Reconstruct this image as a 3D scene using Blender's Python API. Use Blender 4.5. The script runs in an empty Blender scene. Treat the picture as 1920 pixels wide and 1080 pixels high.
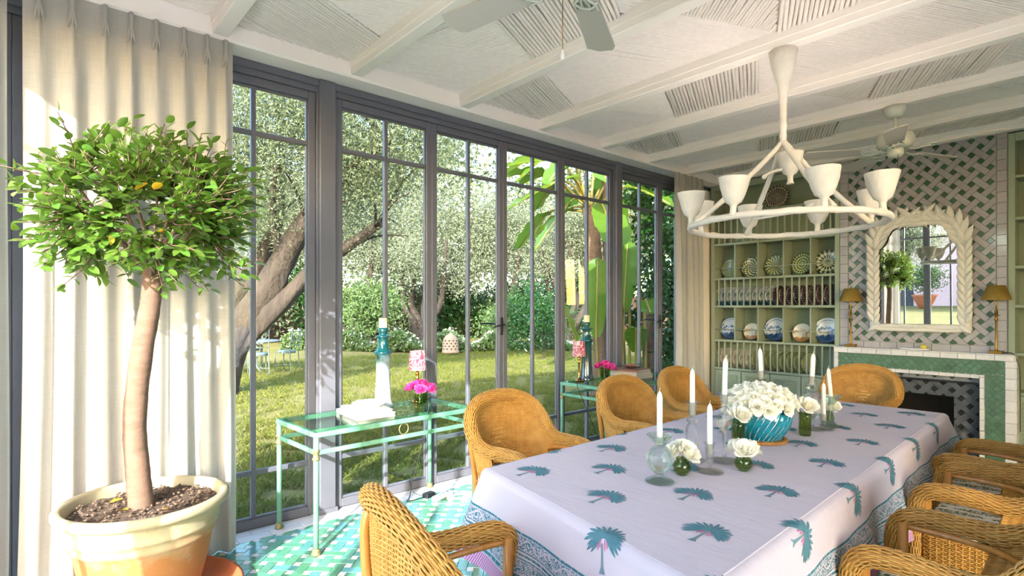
import bpy, math, random
import numpy as np
from mathutils import Vector, Matrix
R = random.Random(7)
NP = np.random.default_rng(11)
PI = math.pi
D = bpy.data
SC = bpy.context.scene
COL = SC.collection

# ---------------------------------------------------------------- camera, sky, sun, exposure
cam_d = D.cameras.new('camera'); cam = D.objects.new('camera', cam_d); COL.objects.link(cam)
cam.location = (0, 0, 1.45); cam.rotation_euler = (PI/2, 0, math.radians(48.56))
cam_d.sensor_width = 36; cam_d.lens = 19.5; cam_d.shift_y = 0.0190; cam_d.clip_start = .05; cam_d.clip_end = 400
SC.camera = cam
world = D.worlds.new('sky'); SC.world = world; world.use_nodes = True
nt = world.node_tree; nt.nodes.clear()
sky = nt.nodes.new('ShaderNodeTexSky'); sky.sky_type = 'NISHITA'; sky.sun_disc = False
sky.sun_elevation = math.radians(24); sky.sun_rotation = math.radians(138); sky.air_density = 1.0; sky.dust_density = 1.5; sky.ozone_density = .6
bg = nt.nodes.new('ShaderNodeBackground'); bg.inputs[1].default_value = SKY_STRENGTH = .5
wo = nt.nodes.new('ShaderNodeOutputWorld')
hs = nt.nodes.new('ShaderNodeHueSaturation'); hs.inputs['Saturation'].default_value = 1.1
nt.links.new(sky.outputs[0], hs.inputs['Color']); nt.links.new(hs.outputs[0], bg.inputs[0]); nt.links.new(bg.outputs[0], wo.inputs[0])
sun_d = D.lights.new('sun', 'SUN'); sun = D.objects.new('sun', sun_d); COL.objects.link(sun)
sun_d.energy = 4.7; sun_d.angle = math.radians(.6); sun_d.color = (1, .975, .94)
sdir = Vector((-.673*.89, .740*.89, -.40)); sun.location = (8, -9, 8)
sun.rotation_euler = sdir.to_track_quat('-Z', 'Y').to_euler()
vs = SC.view_settings; vs.view_transform = 'Standard'; vs.look = 'None'; vs.gamma = 1; vs.use_curve_mapping = False
vs.exposure = 2.1
SC.cycles.transparent_max_bounces = 32; SC.cycles.max_bounces = 10; SC.cycles.diffuse_bounces = 6
SC.cycles.caustics_reflective = False; SC.cycles.caustics_refractive = False; SC.cycles.sample_clamp_indirect = 6

# ---------------------------------------------------------------- material helper
def srgb(c):
    if isinstance(c, str) and len(c) == 6:
        c = [int(c[i:i+2], 16)/255 for i in (0, 2, 4)]
    return tuple((v/12.92 if v <= .04045 else ((v+.055)/1.055)**2.4) for v in c[:3]) + (1,)
class N:
    """tiny node-tree writer"""
    def __init__(s, name):
        s.m = D.materials.new(name); s.m.use_nodes = True; s.t = s.m.node_tree; s.t.nodes.clear()
        s.out = s.t.nodes.new('ShaderNodeOutputMaterial')
    def n(s, kind, **kw):
        x = s.t.nodes.new('ShaderNode'+kind)
        for k, v in kw.items():
            if k.startswith('i_'):
                kk = k[2:]; kk = int(kk) if kk.isdigit() else kk.replace('_', ' ')
                s.put(x.inputs[kk], v)
            else: setattr(x, k, v)
        return x
    def put(s, sock, v):
        if hasattr(v, 'links') and hasattr(v, 'is_output'): s.t.links.new(v, sock)
        elif hasattr(v, 'outputs'): s.t.links.new(v.outputs[0], sock)
        else: sock.default_value = v
    def math(s, op, a, b=0, c=0):
        x = s.n('Math', operation=op); s.put(x.inputs[0], a); s.put(x.inputs[1], b); s.put(x.inputs[2], c); return x.outputs[0]
    def mix(s, f, a, b):
        x = s.n('Mix', data_type='RGBA'); s.put(x.inputs[0], f); s.put(x.inputs[6], a); s.put(x.inputs[7], b); return x.outputs[2]
    def coord(s, which='Object', scale=(1, 1, 1), rot=(0, 0, 0)):
        tc = s.n('TexCoord'); mp = s.n('Mapping'); s.t.links.new(tc.outputs[which], mp.inputs[0])
        mp.inputs['Scale'].default_value = scale; mp.inputs['Rotation'].default_value = rot; return mp.outputs[0]
    def noise(s, vec, scale, detail=3, rough=.55, dist=0):
        x = s.n('TexNoise'); s.put(x.inputs['Vector'], vec); x.inputs['Scale'].default_value = scale
        x.inputs['Detail'].default_value = detail; x.inputs['Roughness'].default_value = rough; x.inputs['Distortion'].default_value = dist
        return x.outputs[0]
    def ramp(s, f, lo, hi):
        x = s.n('MapRange'); s.put(x.inputs[0], f); x.inputs[1].default_value = lo; x.inputs[2].default_value = hi; return x.outputs[0]
    def bump(s, h, strength=.3, dist=.01):
        x = s.n('Bump'); s.put(x.inputs['Height'], h); x.inputs['Strength'].default_value = strength; x.inputs['Distance'].default_value = dist; return x.outputs[0]
    def finish(s, col, rough=.5, metal=0, nrm=None, spec=.5, coat=0, trans=0, tcol=None):
        p = s.n('BsdfPrincipled'); s.put(p.inputs['Base Color'], col); s.put(p.inputs['Roughness'], rough); p.inputs['Metallic'].default_value = metal
        p.inputs['Specular IOR Level'].default_value = spec; p.inputs['Coat Weight'].default_value = coat; p.inputs['Coat Roughness'].default_value = .05
        if nrm is not None: s.put(p.inputs['Normal'], nrm)
        o = p.outputs[0]
        if trans:
            tr = s.n('BsdfTranslucent'); s.put(tr.inputs[0], tcol if tcol is not None else col)
            if nrm is not None: s.put(tr.inputs['Normal'], nrm)
            mx = s.n('MixShader'); mx.inputs[0].default_value = trans; s.put(mx.inputs[1], o); s.put(mx.inputs[2], tr.outputs[0]); o = mx.outputs[0]
        s.put(s.out.inputs[0], o); return s.m
def dim(c, f=.36):
    return tuple((12.92*v if v <= .0031308 else 1.055*v**(1/2.4)-.055) for v in (q*f for q in srgb(c)[:3]))
def M(name, c, rough=.5, metal=0, c2=None, ns=6, amt=.5, bump=0, bs=60, rnd=0, coat=0, spec=.5, trans=0, scale=(1, 1, 1), tcol=None, bd=.01):
    k = N(name); col = srgb(c); v = k.coord('Object', scale)
    if c2 is not None:
        f = k.ramp(k.noise(v, ns, 4), .5-amt/2, .5+amt/2); col = k.mix(f, srgb(c), srgb(c2))
    if rnd:
        oi = k.n('ObjectInfo'); h = k.n('HueSaturation'); k.put(h.inputs['Color'], col)
        k.put(h.inputs['Value'], k.math('ADD', k.math('MULTIPLY', oi.outputs['Random'], 2*rnd), 1-rnd))
        k.put(h.inputs['Hue'], k.math('ADD', k.math('MULTIPLY', oi.outputs['Random'], rnd*.16), .5-rnd*.08)); col = h.outputs[0]
    nr = k.bump(k.noise(v, bs, 4), bump, bd) if bump else None
    return k.finish(col, rough, metal, nr, spec, coat, trans, srgb(tcol) if tcol else None)
def glass(name, tint, refl=.08, rough=.02, fres=1.45):
    k = N(name); tr = k.n('BsdfTransparent'); tr.inputs[0].default_value = srgb(tint)
    gl = k.n('BsdfGlossy'); gl.inputs['Roughness'].default_value = rough
    lw = k.n('LayerWeight'); lw.inputs[0].default_value = .35
    f = k.math('ADD', k.math('MULTIPLY', k.math('POWER', lw.outputs['Facing'], 3), fres-1), refl*.5)
    mx = k.n('MixShader'); k.put(mx.inputs[0], f); k.put(mx.inputs[1], tr.outputs[0]); k.put(mx.inputs[2], gl.outputs[0])
    k.put(k.out.inputs[0], mx.outputs[0]); return k.m

# ---------------------------------------------------------------- mesh helpers
def cr(pts, n=8, closed=False):
    """Catmull-Rom through points of any dimension"""
    P = [np.array(p, float) for p in pts]; out = []; m = len(P)
    for i in range(m if closed else m-1):
        if closed: a, b, c, d = P[(i-1) % m], P[i], P[(i+1) % m], P[(i+2) % m]
        else: a, b, c, d = P[max(i-1, 0)], P[i], P[i+1], P[min(i+2, m-1)]
        for k in range(n):
            t = k/n
            out.append(.5*((2*b)+(c-a)*t+(2*a-5*b+4*c-d)*t*t+(3*b-a-3*c+d)*t**3))
    if not closed: out.append(P[-1])
    return np.array(out)
class MB:
    def __init__(s): s.v = []; s.f = []; s.uv = None; s.sm = []
    def add(s, verts, faces, smooth=False):
        b = len(s.v); s.v.extend([tuple(map(float, q)) for q in verts]); s.f.extend([tuple(i+b for i in q) for q in faces]); s.sm.extend([smooth]*len(faces)); return s
    def box(s, x0, x1, y0, y1, z0, z1, bev=0):
        if x0 > x1: x0, x1 = x1, x0
        if y0 > y1: y0, y1 = y1, y0
        if z0 > z1: z0, z1 = z1, z0
        if bev:
            b = min(bev, (x1-x0)/2.2, (y1-y0)/2.2, (z1-z0)/2.2); V = []; F = []
            rings = [(z0, b), (z0+b, 0), (z1-b, 0), (z1, b)]
            for z, i in rings:
                V += [(x0+i, y0+b*(i == 0), z), (x0+b+0*i, y0+i, z), (x1-b, y0+i, z), (x1-i, y0+b*(i == 0), z), (x1-i, y1-b*(i == 0), z), (x1-b, y1-i, z), (x0+b, y1-i, z), (x0+i, y1-b*(i == 0), z)] if i == 0 else \
                     [(x0+b, y0+b, z)]*2+[(x1-b, y0+b, z)]*2+[(x1-b, y1-b, z)]*2+[(x0+b, y1-b, z)]*2
            for k in range(3):
                for i in range(8): F.append((k*8+i, k*8+(i+1) % 8, k*8+8+(i+1) % 8, k*8+8+i))
            F.append((6, 4, 2, 0)); F.append((24, 26, 28, 30)); return s.add(V, F)
        V = [(x0, y0, z0), (x1, y0, z0), (x1, y1, z0), (x0, y1, z0), (x0, y0, z1), (x1, y0, z1), (x1, y1, z1), (x0, y1, z1)]
        return s.add(V, [(3, 2, 1, 0), (4, 5, 6, 7), (0, 1, 5, 4), (1, 2, 6, 5), (2, 3, 7, 6), (3, 0, 4, 7)])
    def prism(s, poly, z0, z1, bev=0, smooth=False):
        """vertical extrusion of a ccw xy polygon"""
        n = len(poly); cx = sum(p[0] for p in poly)/n; cy = sum(p[1] for p in poly)/n
        rings = [(z0, 0), (z1-bev, 0), (z1, bev)] if bev else [(z0, 0), (z1, 0)]
        V = []
        for z, b in rings:
            for p in poly:
                dx, dy = p[0]-cx, p[1]-cy; L = math.hypot(dx, dy) or 1; V.append((p[0]-dx/L*b*1.3, p[1]-dy/L*b*1.3, z))
        F = []
        for k in range(len(rings)-1):
            for i in range(n): F.append((k*n+i, k*n+(i+1) % n, (k+1)*n+(i+1) % n, (k+1)*n+i))
        F.append(tuple((len(rings)-1)*n+i for i in range(n))); F.append(tuple(n-1-i for i in range(n))); return s.add(V, F, smooth)
    def tube(s, path, r, n=8, cap=True, flat=1.0, up=None, smooth=True, closed=False):
        P = [Vector(map(float, p)) for p in path]; m = len(P); rr = r if hasattr(r, '__len__') else [r]*m
        V = []; prev = Vector(up) if up else None
        for i in range(m):
            t = (P[(i+1) % m]-P[i-1]) if closed else (P[min(i+1, m-1)]-P[max(i-1, 0)])
            t = t.normalized() if t.length > 1e-9 else Vector((0, 0, 1))
            if prev is None: prev = Vector((0, 0, 1)) if abs(t.z) < .9 else Vector((1, 0, 0))
            a = (prev-t*prev.dot(t)); a = a.normalized() if a.length > 1e-6 else t.orthogonal().normalized()
            b = t.cross(a); prev = a
            for k in range(n):
                g = 2*PI*k/n; V.append(P[i]+(a*math.cos(g)*flat+b*math.sin(g))*rr[i])
        F = []
        for i in range(m if closed else m-1):
            j = (i+1) % m
            for k in range(n): F.append((i*n+k, i*n+(k+1) % n, j*n+(k+1) % n, j*n+k))
        s.add(V, F, smooth)
        if cap and not closed:
            b = len(s.v)-len(V); s.f.append(tuple(b+n-1-k for k in range(n))); s.f.append(tuple(b+(m-1)*n+k for k in range(n))); s.sm += [False, False]
        return s
    def lathe(s, prof, n=20, c=(0, 0, 0), smooth=True, fn=None, cap=True):
        """prof: list of (r, z); fn(ang, r, z) -> r tweak"""
        V = []; m = len(prof)
        for r, z in prof:
            for k in range(n):
                g = 2*PI*k/n; q = fn(g, r, z) if fn else r; V.append((c[0]+q*math.cos(g), c[1]+q*math.sin(g), c[2]+z))
        F = []
        for i in range(m-1):
            for k in range(n): F.append((i*n+k, i*n+(k+1) % n, (i+1)*n+(k+1) % n, (i+1)*n+k))
        s.add(V, F, smooth)
        if cap:
            b = len(s.v)-len(V)
            if prof[0][0] > 1e-4: s.f.append(tuple(b+n-1-k for k in range(n))); s.sm.append(False)
            if prof[-1][0] > 1e-4: s.f.append(tuple(b+(m-1)*n+k for k in range(n))); s.sm.append(False)
        return s
    def grid(s, pts, nu, nv, smooth=True, wrap=False):
        b = []
        for i in range(nu-1):
            for j in range(nv if wrap else nv-1): b.append((i*nv+j, i*nv+(j+1) % nv, (i+1)*nv+(j+1) % nv, (i+1)*nv+j))
        return s.add(pts, b, smooth)
    def xf(s, mat, start=0):
        for i in range(start, len(s.v)): s.v[i] = tuple(mat @ Vector(s.v[i]))
        return s
    def mesh(s, name):
        me = D.meshes.new(name); me.from_pydata(s.v, [], s.f)
        me.polygons.foreach_set('use_smooth', s.sm); me.update(); return me
def npmesh(name, V, F, smooth=False):
    """fast mesh from arrays, F is (m,4) or (m,3)"""
    V = np.asarray(V, np.float32).reshape(-1, 3); F = np.asarray(F, np.int32); k = F.shape[1]
    me = D.meshes.new(name); me.vertices.add(len(V)); me.vertices.foreach_set('co', V.ravel())
    me.loops.add(F.size); me.loops.foreach_set('vertex_index', F.ravel()); me.polygons.add(len(F))
    me.polygons.foreach_set('loop_start', np.arange(0, F.size, k, dtype=np.int32)); me.polygons.foreach_set('loop_total', np.full(len(F), k, np.int32))
    me.polygons.foreach_set('use_smooth', np.full(len(F), smooth)); me.update(calc_edges=True); me.validate(); return me
def strands(paths, nrm, r1, r2, closed=False):
    """paths, nrm: (n,m,3) arrays -> verts, quads of flat four-sided strands"""
    n, m, _ = paths.shape
    if closed: t = np.roll(paths, -1, 1)-np.roll(paths, 1, 1)
    else:
        t = np.empty_like(paths); t[:, 1:-1] = paths[:, 2:]-paths[:, :-2]; t[:, 0] = paths[:, 1]-paths[:, 0]; t[:, -1] = paths[:, -1]-paths[:, -2]
    t /= np.linalg.norm(t, axis=2, keepdims=True)+1e-9
    b = np.cross(t, nrm); b /= np.linalg.norm(b, axis=2, keepdims=True)+1e-9
    V = np.stack([paths+nrm*r2, paths+b*r1, paths-nrm*r2, paths-b*r1], 2)
    idx = np.arange(n*m*4).reshape(n, m, 4)
    A = idx if closed else idx[:, :-1]; B = np.roll(idx, -1, 1) if closed else idx[:, 1:]
    F = np.stack([A, np.roll(A, -1, 2), np.roll(B, -1, 2), B], 3).reshape(-1, 4)
    return V.reshape(-1, 3), F
def join(parts):
    V = []; F = []; o = 0
    for v, f in parts: V.append(v); F.append(f+o); o += len(v)
    return np.concatenate(V), np.concatenate(F)

# ---------------------------------------------------------------- object helpers
def link(o): COL.objects.link(o); return o
def tag(o, label=None, cat=None, group=None, kind=None):
    if label: o['label'] = label
    if cat: o['category'] = cat
    if group: o['group'] = group
    if kind: o['kind'] = kind
    return o
def obj(name, mb, mat, parent=None, loc=None, rot=None, **kw):
    me = mb.mesh(name) if isinstance(mb, MB) else mb
    if mat is not None and not me.materials: me.materials.append(mat)
    o = link(D.objects.new(name, me))
    if parent: o.parent = parent
    if loc is not None: o.location = loc
    if rot is not None: o.rotation_euler = rot
    return tag(o, **kw)
def empty(name, loc=(0, 0, 0), rz=0, **kw):
    o = link(D.objects.new(name, None)); o.location = loc; o.rotation_euler = (0, 0, rz); o.empty_display_size = .1; return tag(o, **kw)
def struct(name, mb, mat, parent=None):
    o = obj(name, mb, mat, parent)
    if not parent: o['kind'] = 'structure'
    return o
def sempty(name): return empty(name, kind='structure')
def dup(root, loc=None, rz=None, label=None, group=None):
    kids = list(root.children)
    r = link(root.copy())
    if loc is not None: r.location = loc
    if rz is not None: r.rotation_euler = (root.rotation_euler[0], root.rotation_euler[1], rz)
    if label: r['label'] = label
    if group: r['group'] = group
    for ch in kids:
        c = link(ch.copy()); c.parent = r
        for g in list(ch.children):
            d = link(g.copy()); d.parent = c
    return r
def clip(poly, region):
    """Sutherland-Hodgman; region ccw convex"""
    out = list(poly)
    for i in range(len(region)):
        a, b = region[i], region[(i+1) % len(region)]; ins = lambda p: (b[0]-a[0])*(p[1]-a[1])-(b[1]-a[1])*(p[0]-a[0]) >= -1e-9
        src, out = out, []
        for j in range(len(src)):
            p, q = src[j-1], src[j]; ip, iq = ins(p), ins(q)
            if ip != iq:
                d1 = (b[0]-a[0])*(p[1]-a[1])-(b[1]-a[1])*(p[0]-a[0]); d2 = (b[0]-a[0])*(q[1]-a[1])-(b[1]-a[1])*(q[0]-a[0]); t = d1/(d1-d2)
                out.append((p[0]+(q[0]-p[0])*t, p[1]+(q[1]-p[1])*t))
            if iq: out.append(q)
        if not out: return []
    return out
def area(p): return abs(sum(p[i-1][0]*p[i][1]-p[i][0]*p[i-1][1] for i in range(len(p))))/2
def lattice(c0, pitch, w, region):
    """45 degree basket weave: returns (squares, strips) as lists of (centre, angle, size, clipped poly or None)"""
    e1 = (pitch*.70711, pitch*.70711); e2 = (-pitch*.70711, pitch*.70711); sq = []; st = []; g = .0022
    xs = [p[0] for p in region]; ys = [p[1] for p in region]; n = int(max(max(xs)-min(xs), max(ys)-min(ys))/pitch*1.6)+4
    cx = (min(xs)+max(xs))/2; cy = (min(ys)+max(ys))/2
    i0 = round(((cx-c0[0])+(cy-c0[1]))/(2*pitch*.70711)); j0 = round((-(cx-c0[0])+(cy-c0[1]))/(2*pitch*.70711))
    def rect(c, a, L, Wd):
        ca, sa = math.cos(a), math.sin(a)
        return [(c[0]+ca*x-sa*y, c[1]+sa*x+ca*y) for x, y in ((-L/2, -Wd/2), (L/2, -Wd/2), (L/2, Wd/2), (-L/2, Wd/2))]
    for i in range(i0-n, i0+n):
        for j in range(j0-n, j0+n):
            c = (c0[0]+e1[0]*i+e2[0]*j, c0[1]+e1[1]*i+e2[1]*j)
            for kind in (0, 1):
                if kind == 0: cc, a, L, Wd = c, PI/4, pitch-w-g, pitch-w-g
                else:
                    cc = (c[0]+(e1[0]+e2[0])/2, c[1]+(e1[1]+e2[1])/2); a = PI/4 if (i+j) % 2 else -PI/4; L, Wd = 2*pitch-w-g, w-g
                if not (min(xs)-L < cc[0] < max(xs)+L and min(ys)-L < cc[1] < max(ys)+L): continue
                r = rect(cc, a, L, Wd); q = clip(r, region)
                if not q or area(q) < .08*area(r): continue
                (st if kind else sq).append((cc, a, (L, Wd), None if area(q) > .999*area(r) else q))
    return sq, st
def leaf_cloud(name, centers, normals, length, width, seed=0, droop=.3):
    """one mesh of many small folded leaves (4 triangles-worth quads), arrays in, mesh out"""
    g = np.random.default_rng(seed); n = len(centers)
    nr = normals/(np.linalg.norm(normals, axis=1, keepdims=True)+1e-9)
    a = g.normal(size=(n, 3)); a -= nr*(a*nr).sum(1, keepdims=True); a /= np.linalg.norm(a, axis=1, keepdims=True)+1e-9
    b = np.cross(nr, a); L = length*g.uniform(.7, 1.3, (n, 1)); W = width*g.uniform(.75, 1.25, (n, 1))
    p0 = centers-a*L/2; p2 = centers+a*L/2-nr*L*droop; mid = centers+nr*L*.05
    V = np.stack([p0, mid+b*W/2, p2, mid-b*W/2], 1).reshape(-1, 3)
    F = np.arange(n*4).reshape(n, 4)
    return npmesh(name, V, F, False)
# ---------------------------------------------------------------- materials
m_plaster = M('white_plaster', 'f6ebe6', .8, c2='eee2dc', ns=4, bump=.15, bs=30)
m_beam = M('painted_beam', 'f8eee9', .6, c2='f1e6e0', ns=3, amt=.8, bump=.1, bs=40)
m_cane = M('painted_cane', 'f6ebe5', .75, c2='e6dad3', ns=25, amt=.8, rnd=.03)
m_frame = M('grey_painted_steel', '62626d', .45, c2='5b5b66', ns=8, bump=.04, bs=80)
m_pane = glass('window_glass', 'f8fbf9', .035, .0, 1.35)
m_wgrout = M('tile_grout', 'cdd6c8', .9, c2='b9c6b6', ns=30)
m_gtile = M('green_glazed_tile', '4a876b', .22, c2='5d9c80', ns=16, amt=.9, rnd=.22, bump=.12, bs=30, coat=.35)
m_btile = M('blue_green_glazed_tile', '5d97a0', .22, c2='4f9085', ns=14, amt=.9, rnd=.15, bump=.12, bs=30, coat=.35)
m_wtile = M('white_glazed_tile', 'd6d1d3', .28, c2='c8c3c6', ns=18, amt=.8, rnd=.06, bump=.12, bs=30, coat=.2)
m_walltile = M('ivory_glazed_tile', 'a6a1a4', .22, c2='989396', ns=9, amt=.8, rnd=.07, bump=.25, bs=14, coat=.5, bd=.02)
m_wallgreen = M('emerald_glazed_tile', '35523c', .18, c2='48684e', ns=9, amt=.9, rnd=.25, bump=.2, bs=14, coat=.5)
m_fireplacegreen = M('green_fireplace_tile', '5a7862', .25, c2='4b6953', ns=12, amt=.9, rnd=.22, bump=.15, bs=20, coat=.3)
m_sage = M('sage_green_paint', '959e8a', .55, c2='8b9480', ns=5, amt=.8, bump=.05, bs=60)
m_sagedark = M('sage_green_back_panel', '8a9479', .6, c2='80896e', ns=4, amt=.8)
m_dark = M('black_iron', '16161a', .5)

# ---------------------------------------------------------------- floor with basket-weave tile
XW = -3.836; YB = 6.85; YF = -.55; XR = 2.6; ZC = 3.07
fl = struct('floor', MB().box(XW-.1, XR, YF-.1, YB+.3, -.12, -.006), m_wgrout)
P0 = (-3.085, 1.374)
reg = [(-3.655, YF), (XR, YF), (XR, YB+.1), (-3.655, YB+.1)]
sq, st = lattice(P0, .0985, .0575, reg)
def near(e): # size in the picture: distance in front of the camera, hidden under pot / table pushed back
    c = e[0]; d = -.7497*c[0]+.6618*c[1]; u = 960+1040*(.6618*c[0]+.7497*c[1])/max(d, .1)
    if d < 2.3 or u < 400 or u > 1960: return 99
    hid = (c[0] > -1.95 and c[0] < -.55 and c[1] > 1.55) or (u > 1010)
    return d+(4 if hid else 0)
def tiles(parent, name, lst, mats, thick, limit, key, bev=.003, to=lambda q: q):
    """the nearest as objects sharing one mesh, clipped ones and the rest joined"""
    full = sorted([e for e in lst if e[3] is None], key=key); shared = {}; used = full[:limit]; rest = MB()
    for e in used:
        mi = R.choice(mats); k = (round(e[2][0], 4), mi.name)
        if k not in shared:
            L, W = e[2]; shared[k] = MB().prism([(-L/2, -W/2), (L/2, -W/2), (L/2, W/2), (-L/2, W/2)], 0, thick, bev).mesh(name); shared[k].materials.append(mi)
        o = obj(name, shared[k], None, parent); p = e[0]
        o.matrix_basis = to((p[0], p[1], R.uniform(-.0006, .0006))) @ Matrix.Rotation(e[1], 4, 'Z') @ Matrix.Rotation(R.uniform(-.006, .006), 4, 'X') @ Matrix.Rotation(R.uniform(-.006, .006), 4, 'Y')
    for e in full[limit:]+[e for e in lst if e[3] is not None]:
        b = len(rest.v); L, W = e[2]; ca, sa = math.cos(e[1]), math.sin(e[1])
        q = e[3] or [(e[0][0]+ca*x-sa*y, e[0][1]+sa*x+ca*y) for x, y in ((-L/2, -W/2), (L/2, -W/2), (L/2, W/2), (-L/2, W/2))]
        rest.prism(q, 0, thick+R.uniform(-.0006, .0004), bev); rest.xf(to((0, 0, 0)), b)
    if rest.v: obj(name+'_edges', rest, mats[0], parent, kind='stuff')
up = lambda q: Matrix.Translation((q[0], q[1], -.006+q[2])) if isinstance(q, tuple) else None
tiles(fl, 'white_square_tile', sq, [m_wtile], .006, 300, near, .0015, up)
tiles(fl, 'green_tile', st, [m_gtile, m_gtile, m_btile], .006, 300, near, .0015, up)
for row in (0, 1):
    y = -.5+.1*row; shared = MB().box(-.043, .043, -.098, .098, 0, .007, .003).mesh('border_tile'); shared.materials.append(m_wtile)
    while y < 6.8:
        obj('border_tile', shared, None, fl, (-3.7-.09*row, y, -.005)); y += .2

# ---------------------------------------------------------------- glazed walls
def unit(name, wall, a0, a1, handle=None, split=True):
    """one glazed frame between a0 and a1 (outer edges); wall 'left' runs along y, 'front' along x"""
    t = sempty(name); w = .05
    def bx(mb, p0, p1, z0, z1, d0, d1, bev=.004):
        if wall == 'left': return mb.box(XW-d1, XW-d0, p0, p1, z0, z1, bev)
        if wall == 'right': return mb.box(XR+d0, XR+d1, p0, p1, z0, z1, bev)
        return mb.box(p0, p1, YF-d1, YF-d0, z0, z1, bev)
    for p in (a0, a1-w):
        mb = bx(MB(), p, p+w, .0, 2.96, 0, .05); bx(mb, p+.012 if p == a0 else p-.012, p+w+.012 if p == a0 else p+w-.012, .06, 2.9, .014, .04); obj('stile', mb, m_frame, t)
    mb = bx(MB(), a0+w, a1-w, .0, .062, 0, .05); bx(mb, a0+w, a1-w, .06, .076, .014, .04); obj('rail', mb, m_frame, t)
    mb = bx(MB(), a0+w, a1-w, 2.905, 2.96, 0, .05); bx(mb, a0+w, a1-w, 2.89, 2.906, .014, .04); obj('rail', mb, m_frame, t)
    for z in (.365, 2.595): obj('muntin', bx(MB(), a0+w, a1-w, z-.016, z+.016, .008, .04), m_frame, t)
    mid = (a0+a1)/2
    if split: obj('muntin', bx(MB(), mid-.015, mid+.015, .07, 2.9, .006, .042), m_frame, t)
    cols = ((a0+w, mid-.012), (mid+.012, a1-w)) if split else ((a0+w, a1-w),)
    for c in cols:
        for z0, z1 in ((.07, .355), (.375, 2.585), (2.605, 2.9)): obj('pane', bx(MB(), c[0], c[1], z0, z1, .022, .026, 0), m_pane, t)
    if handle is not None:
        hy, dr = handle; h = MB().box(XW-.001, XW+.012, hy-.016, hy+.016, 1.2, 1.36, .004)
        h.tube([(XW+.01, hy, 1.295), (XW+.05, hy, 1.295)], .008, 8)
        h.tube([(XW+.05, hy, 1.295), (XW+.056, hy+dr*.03, 1.297), (XW+.056, hy+dr*.08, 1.285), (XW+.052, hy+dr*.13, 1.275)], [.009, .009, .008, .007], 8)
        h.tube([(XW-.055, hy, 1.295), (XW-.11, hy, 1.3), (XW-.115, hy+dr*.1, 1.305), (XW-.115, hy+dr*.15, 1.3)], .008, 8)
        h.lathe([(.011, 0), (.011, .008)], 10, (0, 0, 0)); h.xf(Matrix.Translation((XW+.01, hy, 1.24)) @ Matrix.Rotation(PI/2, 4, 'Y'), len(h.v)-20)
        obj('handle', h, m_dark, t)
    return t
unit('window_1', 'left', -.04, .727); unit('window_2', 'left', .727, 1.545); unit('window_3', 'left', 1.69, 2.512)
unit('door_1', 'left', 2.512, 3.28, (3.255, -1)); unit('door_2', 'left', 3.28, 4.05); unit('window_4', 'left', 4.05, 4.86)
unit('door_3', 'left', 4.99, 5.77, (5.755, -1)); unit('window_5', 'left', 5.77, 6.52); unit('window_6', 'left', YF+.0, -.04, split=False)
for i, (a, b) in enumerate(((-3.8, -3.55), (-3.55, -2.76), (-2.76, -1.97), (-1.97, -1.18), (-1.18, -.39))): unit('window_%d' % (i+7), 'front', a, b, split=i > 0)
def postbox(name, y0, y1):
    mb = MB().box(XW-.06, XW+.045, y0+.014, y1-.014, 0, 3.05, .006); mb.box(XW-.06, XW+.02, y0, y1, 0, 3.05, .004); mb.box(XW-.04, XW+.06, y0+.004, y1-.004, 0, .035, .004); struct(name, mb, m_frame)
postbox('trim_1', 1.545, 1.69); postbox('trim_2', 4.86, 4.99)
mb = MB().box(XW-.06, XW+.012, YF, 6.9, 2.96, 3.09); mb.box(XW-.06, XW+.03, YF, 6.9, 3.0, 3.05, .004); struct('trim_3', mb, m_frame)
mb = MB().box(-3.9, -.35, YF-.06, YF+.012, 2.96, 3.2); struct('trim_4', mb, m_frame)
struct('wall_left', MB().box(XW-.1, XW+.02, 6.52, 7.2, 0, 3.1), m_plaster)
struct('wall_front', MB().box(-.39, XR, YF-.12, YF, 0, 3.2), m_plaster)
for i in range(4): unit('window_%d' % (i+12), 'right', YF+.05+i*.92, YF+.97+i*.92)  # unseen right-hand glazing, added to bring more skylight indoors
struct('wall_right', MB().box(XR, XR+.12, YF-.1, 7.3, 2.96, 3.3).box(XR, XR+.12, 3.18, 7.3, 0, 2.96), m_plaster)
struct('sun_block_roof', MB().box(XR+.12, XR+3.4, -6.5, 7.3, 3.12, 3.2), m_plaster)  # unseen overhang, added to keep sun from the right windows off the chairs
struct('wall_back', MB().box(XW-.1, XR+.1, 7.12, 7.25, 0, 3.4), m_sagedark)
struct('trim_5', MB().box(XW-.28, XW-.05, YF-.3, 7.2, -.16, -.015, .01), M('pink_concrete_sill', 'd9b8a4', .9, c2='c9a48f', ns=12))

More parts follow.
